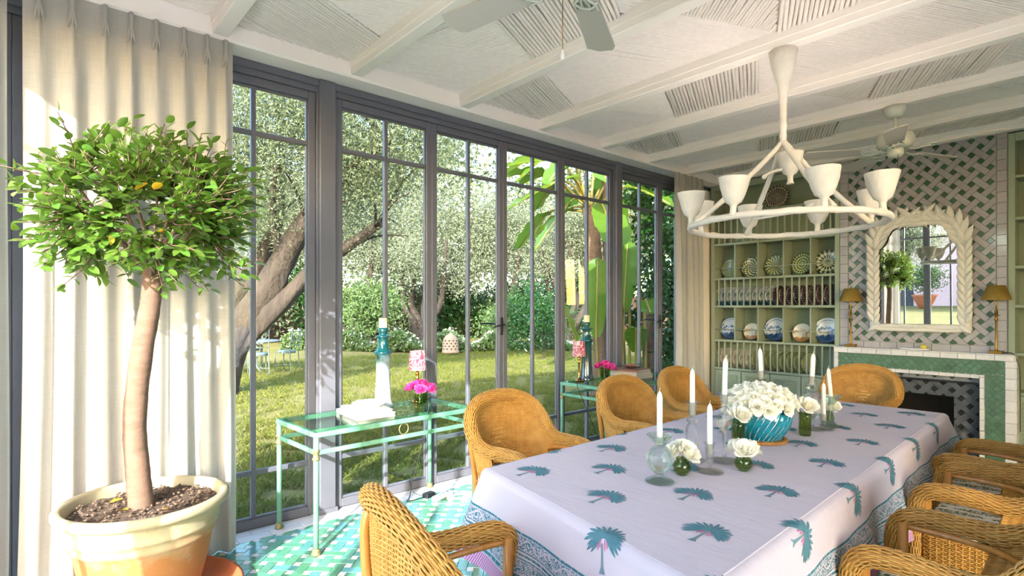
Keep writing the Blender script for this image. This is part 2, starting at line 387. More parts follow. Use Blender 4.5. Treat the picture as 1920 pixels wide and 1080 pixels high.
# ---------------------------------------------------------------- ceiling: beams and cane panels
ce = struct('ceiling', MB().box(XW-.06, XR+.1, YF-.12, 7.2, 3.19, 3.36), m_plaster)
BY = [-.86, .02, .885, 1.755, 2.69, 3.575, 4.455, 5.285, 6.1, 6.8]
for y in BY[1:]:
    mb = MB().box(-3.66, XR, y-.045, y+.045, ZC, 3.2, .006); mb.box(-3.66, XR, y-.053, y+.053, 3.115, 3.2, .004); obj('beam', mb, m_beam, ce)
mb = MB().box(XW-.02, -3.63, YF, 7.1, 3.052, 3.2, .012); obj('wall_plate', mb, m_beam, ce)
def canes(poly, ang, dia, z):
    mb = MB(); ca, sa = math.cos(ang), math.sin(ang)
    ys = [-sa*p[0]+ca*p[1] for p in poly]; v = min(ys)+dia*.5; g = 3.2
    while v < max(ys):
        xs = []
        for i in range(len(poly)):
            a, b = poly[i-1], poly[i]; ya, yb = -sa*a[0]+ca*a[1], -sa*b[0]+ca*b[1]
            if (ya-v)*(yb-v) < 0:
                t = (v-ya)/(yb-ya); p = (a[0]+(b[0]-a[0])*t, a[1]+(b[1]-a[1])*t); xs.append(ca*p[0]+sa*p[1])
        if len(xs) == 2 and abs(xs[1]-xs[0]) > .02:
            x0, x1 = min(xs)-.004, max(xs)+.004; r = dia*R.uniform(.40, .47); dz = R.uniform(-.002, .002); w = R.uniform(-.2, .2)*dia
            V = []
            for x, q in ((x0, v-w*.5), ((x0+x1)/2, v+w), (x1, v-w*.5)):
                for h, k in ((-r, 0), (-r*.72, -.7), (0, -1), (r*.72, -.7), (r, 0)):
                    V.append((ca*x-sa*(q+h), sa*x+ca*(q+h), z+dz+k*r))
            mb.add(V, [(i*5+k, i*5+k+1, i*5+5+k+1, i*5+5+k) for i in (0, 1) for k in range(4)], True)
        v += dia
    return mb
for b in range(len(BY)-1):
    y0, y1 = BY[b]+.05, BY[b+1]-.05
    if b == 0: y0 = YF
    bay = [(-3.63, y0), (XR, y0), (XR, y1), (-3.63, y1)]; p = (-3.6 if b % 2 == 0 else -2.42)-2.45
    H = y1-y0; am = math.atan2(H, -.35*H/.75); apl = math.atan2(H, .35*H/.75)
    while p < XR:
        for poly, an, dia, z in (([(p, y0), (p+.75, y0), (p+.4, y1), (p-.35, y1)], am, .026, 3.165),
                                 ([(p+.75, y0), (p+1.75, y0), (p+2.1, y1), (p+.4, y1)], apl, .019, 3.176),
                                 ([(p+1.75, y0), (p+2.45, y0), (p+2.1, y1)], .25 if b % 2 else apl-1.9, .0205, 3.172)):
            q = clip(poly, bay)
            if len(q) > 2 and area(q) > .01: obj('cane_panel', canes(q, an, dia, z), m_cane, ce)
        p += 2.45

# ---------------------------------------------------------------- chimney breast with trellis tile
cb = struct('wall_chimney', MB().box(-2.225, -.815, YB+.008, 7.12, .8, 3.2).box(-2.225, -1.83, YB+.008, 7.12, 0, .8).box(-1.16, -.815, YB+.008, 7.12, 0, .8), M('wall_grout', '96918f', .9))
vert = lambda q: Matrix.Translation((q[0], YB+.008-q[2], q[1])) @ Matrix.Rotation(PI/2, 4, 'X') if isinstance(q, tuple) else None
sq2, st2 = lattice((-.868, 2.846), .0985, .0525, [(-2.135, 1.09), (-.895, 1.09), (-.895, 3.1), (-2.135, 3.1)])
vis = lambda e: (9 if (-1.9 < e[0][0] < -1.1 and 1.22 < e[0][1] < 2.45) or e[0][1] > 3.06 else 0)-e[0][0]*.1
tiles(cb, 'green_tile', sq2, [m_wallgreen], .007, 300, vis, .002, vert)
tiles(cb, 'ivory_tile', st2, [m_walltile], .007, 300, vis, .002, vert)
for x0, x1 in ((-2.222, -2.137), (-.893, -.817)):
    z = 1.03
    while z < 3.1: obj('border_tile', MB().box(x0+.001, x1-.001, YB-.002, YB+.01, z, z+.098, .003), m_walltile, cb); z += .1
x = -2.135
while x < -.9: obj('border_tile', MB().box(x, min(x+.148, -.895), YB-.002, YB+.01, 1.02, 1.087, .003), m_walltile, cb); x += .15
# ---------------------------------------------------------------- plate rack (dresser) and bookcase either side of the chimney
ZS = [.67, 1.032, 1.475, 1.835, 2.283, 2.67]
def rack(x0, x1, divs, label, full):
    t = empty('plate_rack' if full else 'bookcase', ((x0+x1)/2, YB, 0), label=label, cat='cabinet' if full else 'bookcase'); ox = (x0+x1)/2
    def P(name, a, b, c, d, e, f, mat=m_sage, bev=.003, par=None): return obj(name, MB().box(a-ox, b-ox, c, d, e, f, bev), mat, par or t)
    P('back_panel', x0, x1, .255, .267, 0, 3.06, m_sagedark, 0)
    P('side_panel', x0, x0+.05, 0, .26, 0, 3.06); P('side_panel', x1-.05, x1, 0, .26, 0, 3.06)
    for z in ZS: P('shelf', x0+.05, x1-.05, .003, .256, z-.028, z)
    P('cornice', x0+.05, x1-.05, -.004, .03, 2.98, 3.06)
    if not full: P('divider', (x0+x1)/2-.01, (x0+x1)/2+.01, .01, .256, .67, 3.0)
    else:
        for za, zb in ((1.032, 1.447), (1.835, 2.255)):
            for d in divs: P('divider', d-.009, d+.009, .006, .256, za, zb)
            zz = za+(.135 if za < 1.5 else .12); obj('plate_rail', MB().tube([(x0+.05-ox, .012, zz), (x1-.05-ox, .012, zz)], .006, 6), m_sage, t)
        sl = MB().box(-.0085, .0085, 0, .018, 0, .3, .003).mesh('slat'); sl.materials.append(m_sage)
        for za, zb in ((.67, 1.004), (1.475, 1.807), (2.283, 2.642)):
            for i in range(17):
                o = obj('slat', sl, None, t, (x0+.105+i*.0838-ox, .006, za)); o.scale.z = (zb-za)/.3
    n = 4; w = (x1-x0-.1)/n
    for i in range(n):
        a = x0+.05+i*w; d = P('door', a+.004, a+w-.004, .002, .022, .03, .635); mb = MB()
        P('door_panel', a+.05, a+w-.05, -.001, .004, .1, .58, m_sagedark, .001, d)
        for k in range(-14, 16):
            reg = [(a+.052, .102), (a+w-.052, .102), (a+w-.052, .578), (a+.052, .578)]; c = .04*k
            q = clip([(a, .1+c), (a, .1+c-.016), (a+w, .1+c-.016+w), (a+w, .1+c+w)], reg)
            if len(q) > 2 and area(q) > 1e-5: b = len(mb.v); mb.prism([(p[0]-ox, p[1]) for p in q], .0, .007); mb.xf(Matrix.Translation((0, -.001, 0)) @ Matrix.Rotation(PI/2, 4, 'X'), b)
        obj('door_lattice', mb, m_sage, d)
    return t
DV = [-3.447, -3.151, -2.841, -2.534]
rack(-3.77, -2.226, DV, 'sage green built-in plate rack with slatted rows and lattice doors left of the fireplace', True)
rack(-.812, .7, [], 'dark sage bookcase at the right edge behind the brass lamp', False)
def plate_mat(name, kind, base, ink, ink2=None):
    k = N(name); tc = k.n('TexCoord'); sp = k.n('SeparateXYZ'); k.t.links.new(tc.outputs['Object'], sp.inputs[0])
    x, y = sp.outputs[0], sp.outputs[1]; r = k.math('SQRT', k.math('ADD', k.math('MULTIPLY', x, x), k.math('MULTIPLY', y, y))); a = k.math('ARCTAN2', y, x)
    S = lambda e: k.math('SINE', e)
    lin = lambda ka, kr: k.math('ADD', k.math('MULTIPLY', a, ka), k.math('MULTIPLY', r, kr))
    no = k.noise(tc.outputs['Object'], 28, 5, .65)
    if kind == 'dots': f = k.math('GREATER_THAN', k.math('MULTIPLY', S(lin(26, 0)), S(lin(0, 260))), -.1)
    elif kind == 'petals': f = k.math('GREATER_THAN', k.math('ADD', k.math('MULTIPLY', S(lin(12, 0)), S(lin(4, 150))), k.math('MULTIPLY', no, .5)), .25)
    elif kind == 'spiral': f = k.math('GREATER_THAN', k.math('MULTIPLY', S(lin(17, 60)), S(lin(0, 120))), 0)
    elif kind == 'check': f = k.math('GREATER_THAN', k.math('MULTIPLY', S(lin(11, 95)), S(lin(11, -95))), 0)
    elif kind == 'radial': f = k.math('GREATER_THAN', k.math('ADD', S(lin(16, 0)), k.math('MULTIPLY', S(lin(0, 110)), .8)), .15)
    elif kind == 'maroon': f = k.math('GREATER_THAN', k.math('ADD', k.math('MULTIPLY', S(lin(22, 0)), S(lin(0, 190))), no), .75)
    else: # landscape: ink grows below the horizon, light sky above
        hz = k.math('ADD', k.math('MULTIPLY', y, -2.2), k.math('ADD', k.math('MULTIPLY', no, 1.7), k.math('MULTIPLY', k.math('SINE', k.math('MULTIPLY', y, 55)), .12))); f = k.math('MULTIPLY', k.ramp(hz, .84, 1.0), .9)
    col = k.mix(f, srgb(base), srgb(ink))
    if kind == 'land' and ink2: col = k.mix(k.ramp(k.math('ADD', k.math('MULTIPLY', y, -9), k.noise(tc.outputs['Object'], 45, 3)), .95, 1.15), col, srgb(ink2))
    rim = k.math('GREATER_THAN', r, .118 if kind != 'plain' else .105); rim = k.math('MULTIPLY', rim, k.math('LESS_THAN', r, .124 if kind != 'plain' else .112))
    col = k.mix(rim, col, srgb(ink)); return k.finish(col, .2, coat=.3)
pm = [plate_mat('green_dotted_glaze', 'dots', 'c9cf9c', '3c5a33'), plate_mat('green_petal_glaze', 'petals', 'd8d4ac', '465a35'), plate_mat('green_spiral_glaze', 'spiral', 'cfd3a0', '38562f'),
      plate_mat('green_checked_glaze', 'check', 'd3d6a4', '3f6338'), plate_mat('green_radial_glaze', 'radial', 'd6d3b2', '34492f'), plate_mat('blue_landscape_glaze', 'land', 'd9dee6', '345a88', '1f3c66'),
      plate_mat('amber_landscape_glaze', 'land', 'e2ddd0', 'b98a45', '9c6a2c'), plate_mat('pale_blue_glaze', 'land', 'cfcfd4', '5f7f96', '3b5a72'), plate_mat('maroon_floral_glaze', 'maroon', '3a1f26', 'a89aa0'),
      plate_mat('cream_plain_glaze', 'plain', 'd6ccb9', 'a99d88'), plate_mat('green_garland_glaze', 'maroon', 'b9b48f', '47662c'), plate_mat('dark_brown_lattice_glaze', 'maroon', '3a2f26', 'cfc5b0')]
def plate_mesh(rad):
    s = rad/.13
    return MB().lathe([(.0, .004), (.05*s, .004), (.072*s, .003), (.088*s, .012), (.12*s, .018), (.13*s, .021), (.1295*s, .024), (.119*s, .022), (.088*s, .016), (.07*s, .008), (.0, .008)], 32, cap=False)
def plate(name, rad, mat, loc, rot, **kw):
    me = plate_mesh(rad).mesh(name); me.materials.append(mat); return obj(name, me, None, None, loc, rot, **kw)
cx = [(-3.72+DV[0])/2]+[(DV[i]+DV[i+1])/2 for i in range(3)]+[(DV[3]-2.28)/2]
names = ['finely dotted', 'petal patterned', 'swirling spiral', 'chequered scale', 'sixteen-ray']
for i in range(5):
    r = .13+.003*i
    plate('display_plate', r, pm[i], (cx[i], 7.035, 1.835+r*.98+.002), (math.radians(77), 0, R.uniform(-.3, .3)), label='green and cream display plate with %s pattern on the upper open shelf' % names[i], cat='plate', group='green plates on the upper open shelf')
big = [('large blue and white plate with low shoreline, leftmost on the lower open shelf', .14, 5), ('small amber plate with a palm tree beside the leftmost blue plate', .108, 6), ('large blue plate with a tall palm in the middle of the lower open shelf', .145, 5), ('small amber plate with rocky shore next to the fan palm plate', .112, 6), ('large blue plate with a big fan palm at the shelf end by the lamp', .15, 5)]
lower = []
for i, (lb, r, k) in enumerate(big):
    lower.append(plate('display_plate', r, pm[k], (cx[i], 7.035, 1.032+r*.98+.002), (math.radians(77), 0, 0), label=lb, cat='plate', group='painted plates on the lower open shelf'))
plate('display_plate', .15, pm[11], (-2.99, 7.04, 2.67+.149), (math.radians(76), 0, 0), label='dark brown and cream latticed plate on the top shelf behind the chandelier', cat='plate')
for row, z, kinds in ((1, 1.475, [7]*9+[8]*8), (2, .67, [9]*6+[10]*8)):
    for i, k in enumerate(kinds):
        r = .122
        ordn = ['first', 'second', 'third', 'fourth', 'fifth', 'sixth', 'seventh', 'eighth', 'ninth'][i-kinds.index(k)]
        lab = {7: 'pale blue landscape plate standing between the middle slats', 8: 'dark maroon floral plate standing between the middle slats', 9: 'plain cream plate standing between the lowest slats', 10: 'cream plate with green garland standing between the lowest slats'}[k]
        plate('rack_plate', r, pm[k], (-3.77+.072+i*.0838, 6.99, z+r+.001), (PI/2, 0, math.radians(62)+R.uniform(-.03, .03)), label=ordn+' '+lab+', counted from the left', cat='plate', group=lab.split(' standing')[0]+'s in the rack')

# ---------------------------------------------------------------- fireplace
YP = 6.70; FX0, FX1 = -2.236, -.742
fp = empty('fireplace', (0, 0, 0), label='tiled fireplace with green diamond tiles and white tile border under the mirror', cat='fireplace')
b = MB().box(FX0, FX1, YP+.01, YB+.004, .825, 1.012); b.box(FX0, -2.02, YP+.01, YB+.004, 0, .825); b.box(-.962, FX1, YP+.01, YB+.004, 0, .825); obj('body', b, M('fireplace_grout', 'bdb9b0', .9), fp)
x = FX0
while x < FX1-.01:
    w = min(.135, FX1-x)
    obj('mantel_tile', MB().box(x+.001, x+w-.001, YP-.004, YB-.004, 1.011, 1.022, .003), m_wtile, fp); obj('border_tile', MB().box(x+.001, x+w-.001, YP, YP+.014, .962, 1.01, .003), m_wtile, fp); x += .135
for x0, x1 in ((FX0, -2.19), (-.815, FX1)):
    z = 0
    while z < .95:
        h = min(.1, .96-z); obj('border_tile', MB().box(x0+.001, x1-.001, YP, YP+.014, z+.001, z+h-.001, .003), m_wtile, fp)
        if x1 == FX1: obj('border_tile', MB().box(FX1-.004, FX1+.008, YP+.004, YB-.006, z+.001, z+h-.001, .003), m_wtile, fp)
        z += .1
for x0, x1 in ((-2.055, -2.018), (-.994, -.957)):
    z = 0
    while z < .8: obj('inner_border_tile', MB().box(x0, x1, YP-.004, YP+.014, z+.001, min(z+.099, .822), .003), m_wtile, fp); z += .1
x = -2.018
while x < -.995: obj('inner_border_tile', MB().box(x, min(x+.118, -.994), YP-.004, YP+.014, .786, .822, .003), m_wtile, fp); x += .12
pv = lambda q: Matrix.Translation((q[0], YP+.01-q[2], q[1])) @ Matrix.Rotation(PI/2, 4, 'X')
gs = []
for reg in ([(-2.188, .824), (-.817, .824), (-.817, .96), (-2.188, .96)], [(-2.188, 0), (-2.057, 0), (-2.057, .822), (-2.188, .822)], [(-.955, 0), (-.817, 0), (-.817, .822), (-.955, .822)]):
    gs += lattice((-2.18, .9), .0465, 0, reg)[0]
tiles(fp, 'green_tile', gs, [m_fireplacegreen], .007, 300, lambda e: -e[0][0]-e[0][1], .0015, pv)
m_greytile = M('grey_hearth_tile', '92949c', .45, c2='82858d', ns=14, rnd=.12); m_darktile = M('dark_hearth_tile', '353b3e', .35, rnd=.3)
ins = MB(); ins.box(-2.02, -1.78, 6.83, 6.85, 0, .79); ins.box(-1.205, -.96, 6.83, 6.85, 0, .79); ins.box(-1.78, -1.205, 6.83, 6.85, .577, .79); obj('inner_surround', ins, m_wgrout, fp)
hv = lambda q: Matrix.Translation((q[0], 6.83-q[2], q[1])) @ Matrix.Rotation(PI/2, 4, 'X')
hs_, ht_ = [], []
for reg in ([(-2.018, .577), (-.962, .577), (-.962, .788), (-2.018, .788)], [(-1.203, 0), (-.962, 0), (-.962, .576), (-1.203, .576)]):
    a, b2 = lattice((-1.08, .5), .0985, .052, reg); hs_ += a; ht_ += b2
tiles(fp, 'dark_diamond_tile', hs_, [m_darktile], .006, 300, lambda e: 0, .001, hv); tiles(fp, 'grey_tile', ht_, [m_greytile], .006, 300, lambda e: 0, .001, hv)
fb = MB(); fb.box(-1.8, -1.19, 7.08, 7.115, .005, .7); fb.box(-1.82, -1.78, 6.85, 7.11, .005, .7); fb.box(-1.205, -1.165, 6.85, 7.11, .005, .7); fb.box(-1.82, -1.165, 6.85, 7.11, .577, .7); fb.box(-1.82, -1.165, 6.84, 7.11, .002, .01)
obj('firebox', fb, M('sooty_brick', '1b1715', .95, c2='0f0d0c', ns=12), fp)
m_log = M('firewood', '5a4433', .9, c2='3b2c22', ns=20, bump=.4, bs=30)
for i, (x, y, a) in enumerate(((-1.52, 6.95, .3), (-1.42, 6.98, -.3), (-1.46, 6.96, .5))):
    mb = MB().tube([(-.16, 0, 0), (-.05, .006, .004), (.16, 0, 0)], [.035, .04, .036], 9); tag(obj('firewood_log', mb, m_log, None, (x, y, .052+.082*(i == 2)), (.2*(i == 2), .6*(i == 2), a)), ('left', 'right', 'upper')[i]+' split firewood log lying inside the dark hearth', 'log', 'logs in the hearth')
fs = empty('fire_screen', (-1.49, 6.775, 0), label='black iron fire screen with looped handle standing in the hearth', cat='fire screen')
pth = [(-.49, 0, 0), (-.49, 0, .68), (-.487, 0, .71), (-.47, 0, .727), (-.44, 0, .73), (.44, 0, .73), (.47, 0, .727), (.487, 0, .71), (.49, 0, .68), (.49, 0, 0)]
obj('frame', MB().tube(pth, .009, 8), m_dark, fs); obj('handle', MB().tube(cr([(-.31, 0, .735), (-.28, 0, .775), (-.22, 0, .797), (-.16, 0, .775), (-.13, 0, .735)], 5), .0045, 6), M('bronze_wire', '5a3426', .4, .6), fs)
k = N('fine_black_wire_mesh'); trn = k.n('BsdfTransparent'); df = k.n('BsdfDiffuse'); df.inputs[0].default_value = srgb('1a1a1c'); mx = k.n('MixShader'); mx.inputs[0].default_value = .22
k.put(mx.inputs[1], trn.outputs[0]); k.put(mx.inputs[2], df.outputs[0]); k.put(k.out.inputs[0], mx.outputs[0])
obj('wire_mesh', MB().box(-.487, .487, -.001, .001, .005, .728), k.m, fs)

# ---------------------------------------------------------------- mirror with plaster leaf frame
mi = empty('mirror', (-1.496, 6.835, 1.215), label='arched mirror in a white carved leaf frame above the fireplace', cat='mirror')
mi.rotation_euler = (math.radians(1.2), 0, math.radians(.7))
m_mplaster = M('white_carved_plaster', 'dcd7d2', .75, c2='cfc9c2', ns=8, bump=.2, bs=30)
km = N('silvered_glass'); mir = km.finish(srgb('f4f7f5'), .005, 1.0)
inn = cr([(-.33, .07), (-.28, .055), (0, .05), (.28, .055), (.33, .07), (.342, .13), (.34, .5), (.34, .86), (.325, .93), (.27, .965), (.235, .985), (.228, 1.04), (.12, 1.058), (0, 1.062), (-.12, 1.058), (-.228, 1.04), (-.235, .985), (-.27, .965), (-.325, .93), (-.34, .86), (-.34, .5), (-.342, .13)], 4, True)
outc = cr([(-.42, .0), (-.3, -.005), (0, 0), (.3, -.005), (.42, .0), (.425, .1), (.42, .5), (.42, .84), (.41, .96), (.375, 1.06), (.32, 1.13), (.25, 1.18), (.13, 1.21), (0, 1.215), (-.13, 1.21), (-.25, 1.18), (-.32, 1.13), (-.375, 1.06), (-.41, .96), (-.42, .84), (-.42, .5), (-.425, .1)], 4, True)
mb = MB(); n = len(inn); mb.add([(p[0]*1.02, -.032, p[1]) for p in inn], [tuple(range(n))]); obj('mirror_glass', mb, mir, mi)
V = []
for f, d in ((0, .008), (.02, .035), (.25, .05), (.6, .05), (.9, .035), (1, .0)):
    V += [(inn[i][0]*(1-f)+outc[i][0]*f, -d, inn[i][1]*(1-f)+outc[i][1]*f) for i in range(n)]
mb = MB(); mb.grid(V, 6, n, True, True); obj('frame', mb, m_mplaster, mi)
def carved_leaf(L, W, T=.02):
    mb = MB(); V = []
    for i in range(7):
        t = i/6; w = W*.98*(t+.1)**.55*(1-t)**.8*.9 if i < 6 else .0008
        for j, q in enumerate((-1, -.5, 0, .5, 1)): V.append((q*w, -(T*(1-abs(q)**1.5)*(1-.35*t)+.012*math.sin(PI*t)+(.004 if j == 2 else 0)), t*L))
    return mb.grid(V, 7, 5)
def put_leaf(x, z, ang, L, W, d=.04):
    o = obj('carved_leaf', carved_leaf(L, W).mesh('carved_leaf'), m_mplaster, mi, (x, -d, z)); o.rotation_euler = (R.uniform(.05, .16), -ang+PI/2, 0)
for sd in (-1, 1):
    for i in range(11):      # sides: overlapping braid climbing upwards
        z = .06+i*.078
        put_leaf(sd*.372, z, PI/2+sd*.42, .125, .062, .036); put_leaf(sd*.388, z+.03, PI/2-sd*.42, .125, .062, .04)
    for i in range(7):
        put_leaf(sd*(.36-.055*i), .03, PI/2+sd*(PI/2-.28), .12, .055, .04); put_leaf(sd*(.37-.055*i), .018, PI/2+sd*(PI/2+.2), .11, .05, .035)
    put_leaf(sd*.33, .06, PI/2-sd*2.2, .13, .06, .045)
    arc = [(.378, .90), (.365, .98), (.335, 1.05), (.28, 1.10), (.21, 1.125), (.14, 1.14), (.07, 1.145)]
    for i, (x, z) in enumerate(arc):
        a = PI/2+sd*(.1+.19*i)
        put_leaf(sd*x, z-.02, a-sd*.55, .16, .075, .045); put_leaf(sd*x*.97, z-.03, a+sd*.15, .17, .075, .05); put_leaf(sd*x*.9, z-.05, a+sd*.6, .15, .065, .047)
    put_leaf(sd*.03, 1.13, PI/2-sd*.75, .19, .075, .055); put_leaf(sd*.11, 1.10, PI/2-sd*.95, .16, .07, .05)
    for i in range(3): put_leaf(sd*(.05+.07*i), 1.09, -PI/2+sd*(.6-.1*i), .07, .04, .04)

# ---------------------------------------------------------------- mantel lamps and dish
m_brass = M('aged_brass', 'a9813c', .32, .9, c2='7c5a24', ns=14, amt=.9, bump=.05)
m_shadebrass = M('pleated_brass_shade', 'b0934c', .38, .4, c2='8f7434', ns=10)
def mantel_lamp(x, label):
    t = empty('table_lamp', (x, 6.775, 1.0225), label=label, cat='lamp', group='brass lamps on the mantel')
    obj('base', MB().box(-.05, .05, -.04, .04, 0, .028, .004), m_brass, t)
    obj('stem', MB().lathe([(.018, .028), (.012, .036), (.009, .05), (.0085, .3), (.012, .306), (.018, .312), (.012, .32), (.01, .345), (.02, .352), (.03, .356), (.012, .362), (.014, .39), (.009, .4), (.006, .48), (.006, .62)], 12), m_brass, t)
    sh = MB().lathe([(.112, .495), (.064, .632), (.061, .632), (.109, .495)], 96, fn=lambda g, r, z: r*(1+.022*math.sin(g*32)), cap=False); obj('lamp_shade', sh, m_shadebrass, t)
    obj('finial', MB().lathe([(.004, .62), (.01, .636), (.006, .645), (.0, .655)], 8), m_brass, t); return t
mantel_lamp(-2.09, 'brass lamp with pleated metal shade on the left end of the mantel')
l2 = mantel_lamp(-.885, 'brass lamp with pleated metal shade on the right end of the mantel')
obj('cord', MB().tube(cr([(.05, .0, .012), (.1, -.01, .014), (.132, -.02, -.01), (.165, -.03, -.12), (.168, -.02, -.35), (.166, 0, -.7)], 6), .0035, 6), m_dark, l2)
ds = empty('mantel_dish', (-1.52, 6.78, 1.0225), label='shallow white oblong dish in the middle of the mantel', cat='dish')
mb = MB(); V = []
for f, z in ((.9, 0), (1, .004), (1.08, .016), (1.05, .016), (.95, .008), (.0, .006)):
    for i in range(20):
        g = 2*PI*i/20; c, s_ = math.cos(g), math.sin(g); V.append((.12*f*abs(c)**.5*(1 if c > 0 else -1), .05*f*abs(s_)**.5*(1 if s_ > 0 else -1), z))
mb.grid(V, 6, 20, True, True); obj('dish', mb, m_wtile, ds)
lem = MB().lathe([(0, -.032), (.006, -.028), (.02, -.018), (.025, 0), (.02, .018), (.006, .028), (0, .034)], 12, cap=False)
lem.xf(Matrix.Rotation(1.4, 4, 'Y')); tag(obj('lemon', lem, M('lemon_peel', 'cfc23a', .45, bump=.1, bs=150), None, (-1.44, 6.775, 1.0225+.031)), 'yellow lemon resting in the white mantel dish', 'lemon')
# ---------------------------------------------------------------- chandelier
m_pl2 = M('rough_white_plaster', 'dfd8d1', .85, c2='d3cac2', ns=12, bump=.5, bs=45, bd=.008)
ch = empty('chandelier', (-1.491, 3.6, 0), label='white plaster ring chandelier with goblet cups hanging over the table', cat='chandelier')
def knob(path, r, n=10, j=.1):
    rr = [r*(1+R.uniform(-j, j)) for _ in path]; return MB().tube(path, rr, n)
ringp = [(.56*math.cos(2*PI*i/72), .56*math.sin(2*PI*i/72), 1.97+R.uniform(-.004, .004)) for i in range(72)]
obj('ring', MB().tube(ringp, [.019*(1+R.uniform(-.14, .14)) for _ in ringp], 10, closed=True), m_pl2, ch)
def cupmb(s=1):
    pr = [(.026, 0), (.019, .015), (.017, .045), (.022, .06), (.045, .075), (.062, .115), (.075, .16), (.086, .21), (.087, .216), (.082, .216), (.07, .16), (.055, .115), (.03, .085), (.0, .08)]
    return MB().lathe([(r*s, z*s) for r, z in pr], 22, fn=lambda g, r, z: r*(1+.022*math.sin(3*g+z*40)+.018*math.sin(7*g-z*55)), cap=False)
cm = cupmb().mesh('cup'); cm.materials.append(m_pl2)
for i, g in enumerate((220, 181, 136, 90, 50, 354, 313, 265)):
    a = math.radians(g); obj('cup', cm, None, ch, (.56*math.cos(a), .56*math.sin(a), 1.975), (R.uniform(-.04, .04), R.uniform(-.04, .04), i*1.3))
dl = math.radians(48.56)
for a, e in ((dl, 1), (dl+PI, 1), (dl+PI/2, .9), (dl-PI/2, 1)):
    p = cr([(0, 0, 2.5), (.13*math.cos(a), .13*math.sin(a), 2.36), (.34*math.cos(a), .34*math.sin(a), 2.16), (.555*math.cos(a), .555*math.sin(a), 1.98)], 6)
    obj('arm', knob(p, .0165), m_pl2, ch)
for g in (220, 181, 136, 90, 50, 354, 313, 265):      # added light, unseen in every goblet cup, put there to brighten the ceiling
    a = math.radians(g); ld = D.lights.new('bulb', 'POINT'); ld.energy = .6; ld.shadow_soft_size = .03; ld.color = (1, .93, .86); lo = link(D.objects.new('bulb', ld)); lo.parent = ch; lo.location = (.56*math.cos(a), .56*math.sin(a), 2.12)
obj('stem', knob([(0, 0, 2.47+.02*i) for i in range(18)], .021, 12, .12), m_pl2, ch)
obj('canopy', MB().lathe([(.02, 2.72), (.026, 2.78), (.036, 2.85), (.058, 2.93), (.074, 3.0), (.084, 3.068), (.0, 3.069)], 22, fn=lambda g, r, z: r*(1+.025*math.sin(3*g+z*20)), cap=False), m_pl2, ch)
obj('cup', cupmb(.9).mesh('cup'), m_pl2, ch, (0.03, .03, 2.23))
for p in ([(-.2, -.12, 2.01), (-.1, -.05, 2.03), (.02, .02, 2.05), (.06, .08, 2.1)], [(0, -.02, 2.32), (-.06, -.06, 2.3), (-.1, -.07, 2.27)]):
    q = cr(p, 4); obj('twig', MB().tube([(x-.3*(p[0][2] < 2.1)*(-.66), y-.3*(p[0][2] < 2.1), z-.05*(p[0][2] < 2.1)) for x, y, z in q], [.008]*(len(q)-3)+[.014, .015, .009], 8), m_pl2, ch)
# ---------------------------------------------------------------- ceiling fans
m_fan = M('pale_grey_fan_paint', 'c9c9bf', .5); m_fan2 = M('fan_blade_paint', 'bcb4ad', .55)
def fan(x, y, zb, a0, label):
    t = empty('ceiling_fan', (x, y, 0), label=label, cat='ceiling fan', group='ceiling fans')
    obj('canopy', MB().lathe([(.0, 3.07), (.078, 3.07), (.075, 3.03), (.055, 2.985), (.02, 2.98), (.0, 2.98)], 24, cap=False), m_fan, t)
    obj('downrod', MB().tube([(0, 0, 2.985), (0, 0, zb+.14)], .013, 10), m_fan, t)
    obj('motor', MB().lathe([(.0, zb+.15), (.06, zb+.15), (.115, zb+.13), (.13, zb+.1), (.13, zb+.045), (.115, zb+.02), (.07, zb+.01), (0, zb+.01)], 28, cap=False), m_fan, t)
    obj('switch_housing', MB().lathe([(0, zb+.012), (.058, zb+.01), (.06, zb-.03), (.05, zb-.05), (.03, zb-.058), (0, zb-.06)], 22, cap=False), m_fan, t)
    for i in range(5):
        a = math.radians(a0+72*i); mt = Matrix.Rotation(a, 4, 'Z') @ Matrix.Translation((0, 0, zb+.0)) @ Matrix.Rotation(math.radians(12), 4, 'X')
        poly = [(.19, -.05), (.24, -.058), (.62, -.075), (.655, -.06), (.685, .01), (.66, .075), (.24, .058), (.19, .05)]
        bl = MB().prism(poly, -.004, .004); bl.xf(mt); b = obj('blade', bl, m_fan2, t)
        ar = MB()
        for q in (-1, -.35, .35, 1): ar.tube(cr([(.1, q*.012, -.0), (.15, q*.02, -.018), (.2, q*.045, -.012), (.255, q*.05, -.01)], 3), .006, 6)
        ar.tube(cr([(.19, -.052, -.011), (.225, -.03, -.014), (.235, 0, -.014), (.225, .03, -.014), (.19, .052, -.011)], 3), .006, 6); ar.xf(mt); obj('blade_arm', ar, m_fan, b)
    return t
f1 = fan(-1.48, 1.65, 2.77, 121, 'nearest ceiling fan, cropped by the top of the picture, with pull chain')
obj('pull_chain', MB().tube([(-.035, -.045, 2.71), (-.035, -.045, 2.475)], .0018, 6), m_brass, f1)
obj('chain_pull', MB().lathe([(.0, 0), (.007, .003), (.0095, .014), (.008, .028), (.0035, .042), (0, .044)], 12, (-.035, -.045, 2.43), cap=False), m_wtile, f1)
f2 = fan(-1.31, 5.285, 2.72, -76, 'farther ceiling fan beyond the chandelier above the mirror')
obj('pull_chain', MB().tube([(.03, -.05, 2.67), (.03, -.05, 2.42)], .0016, 6), m_dark, f2)
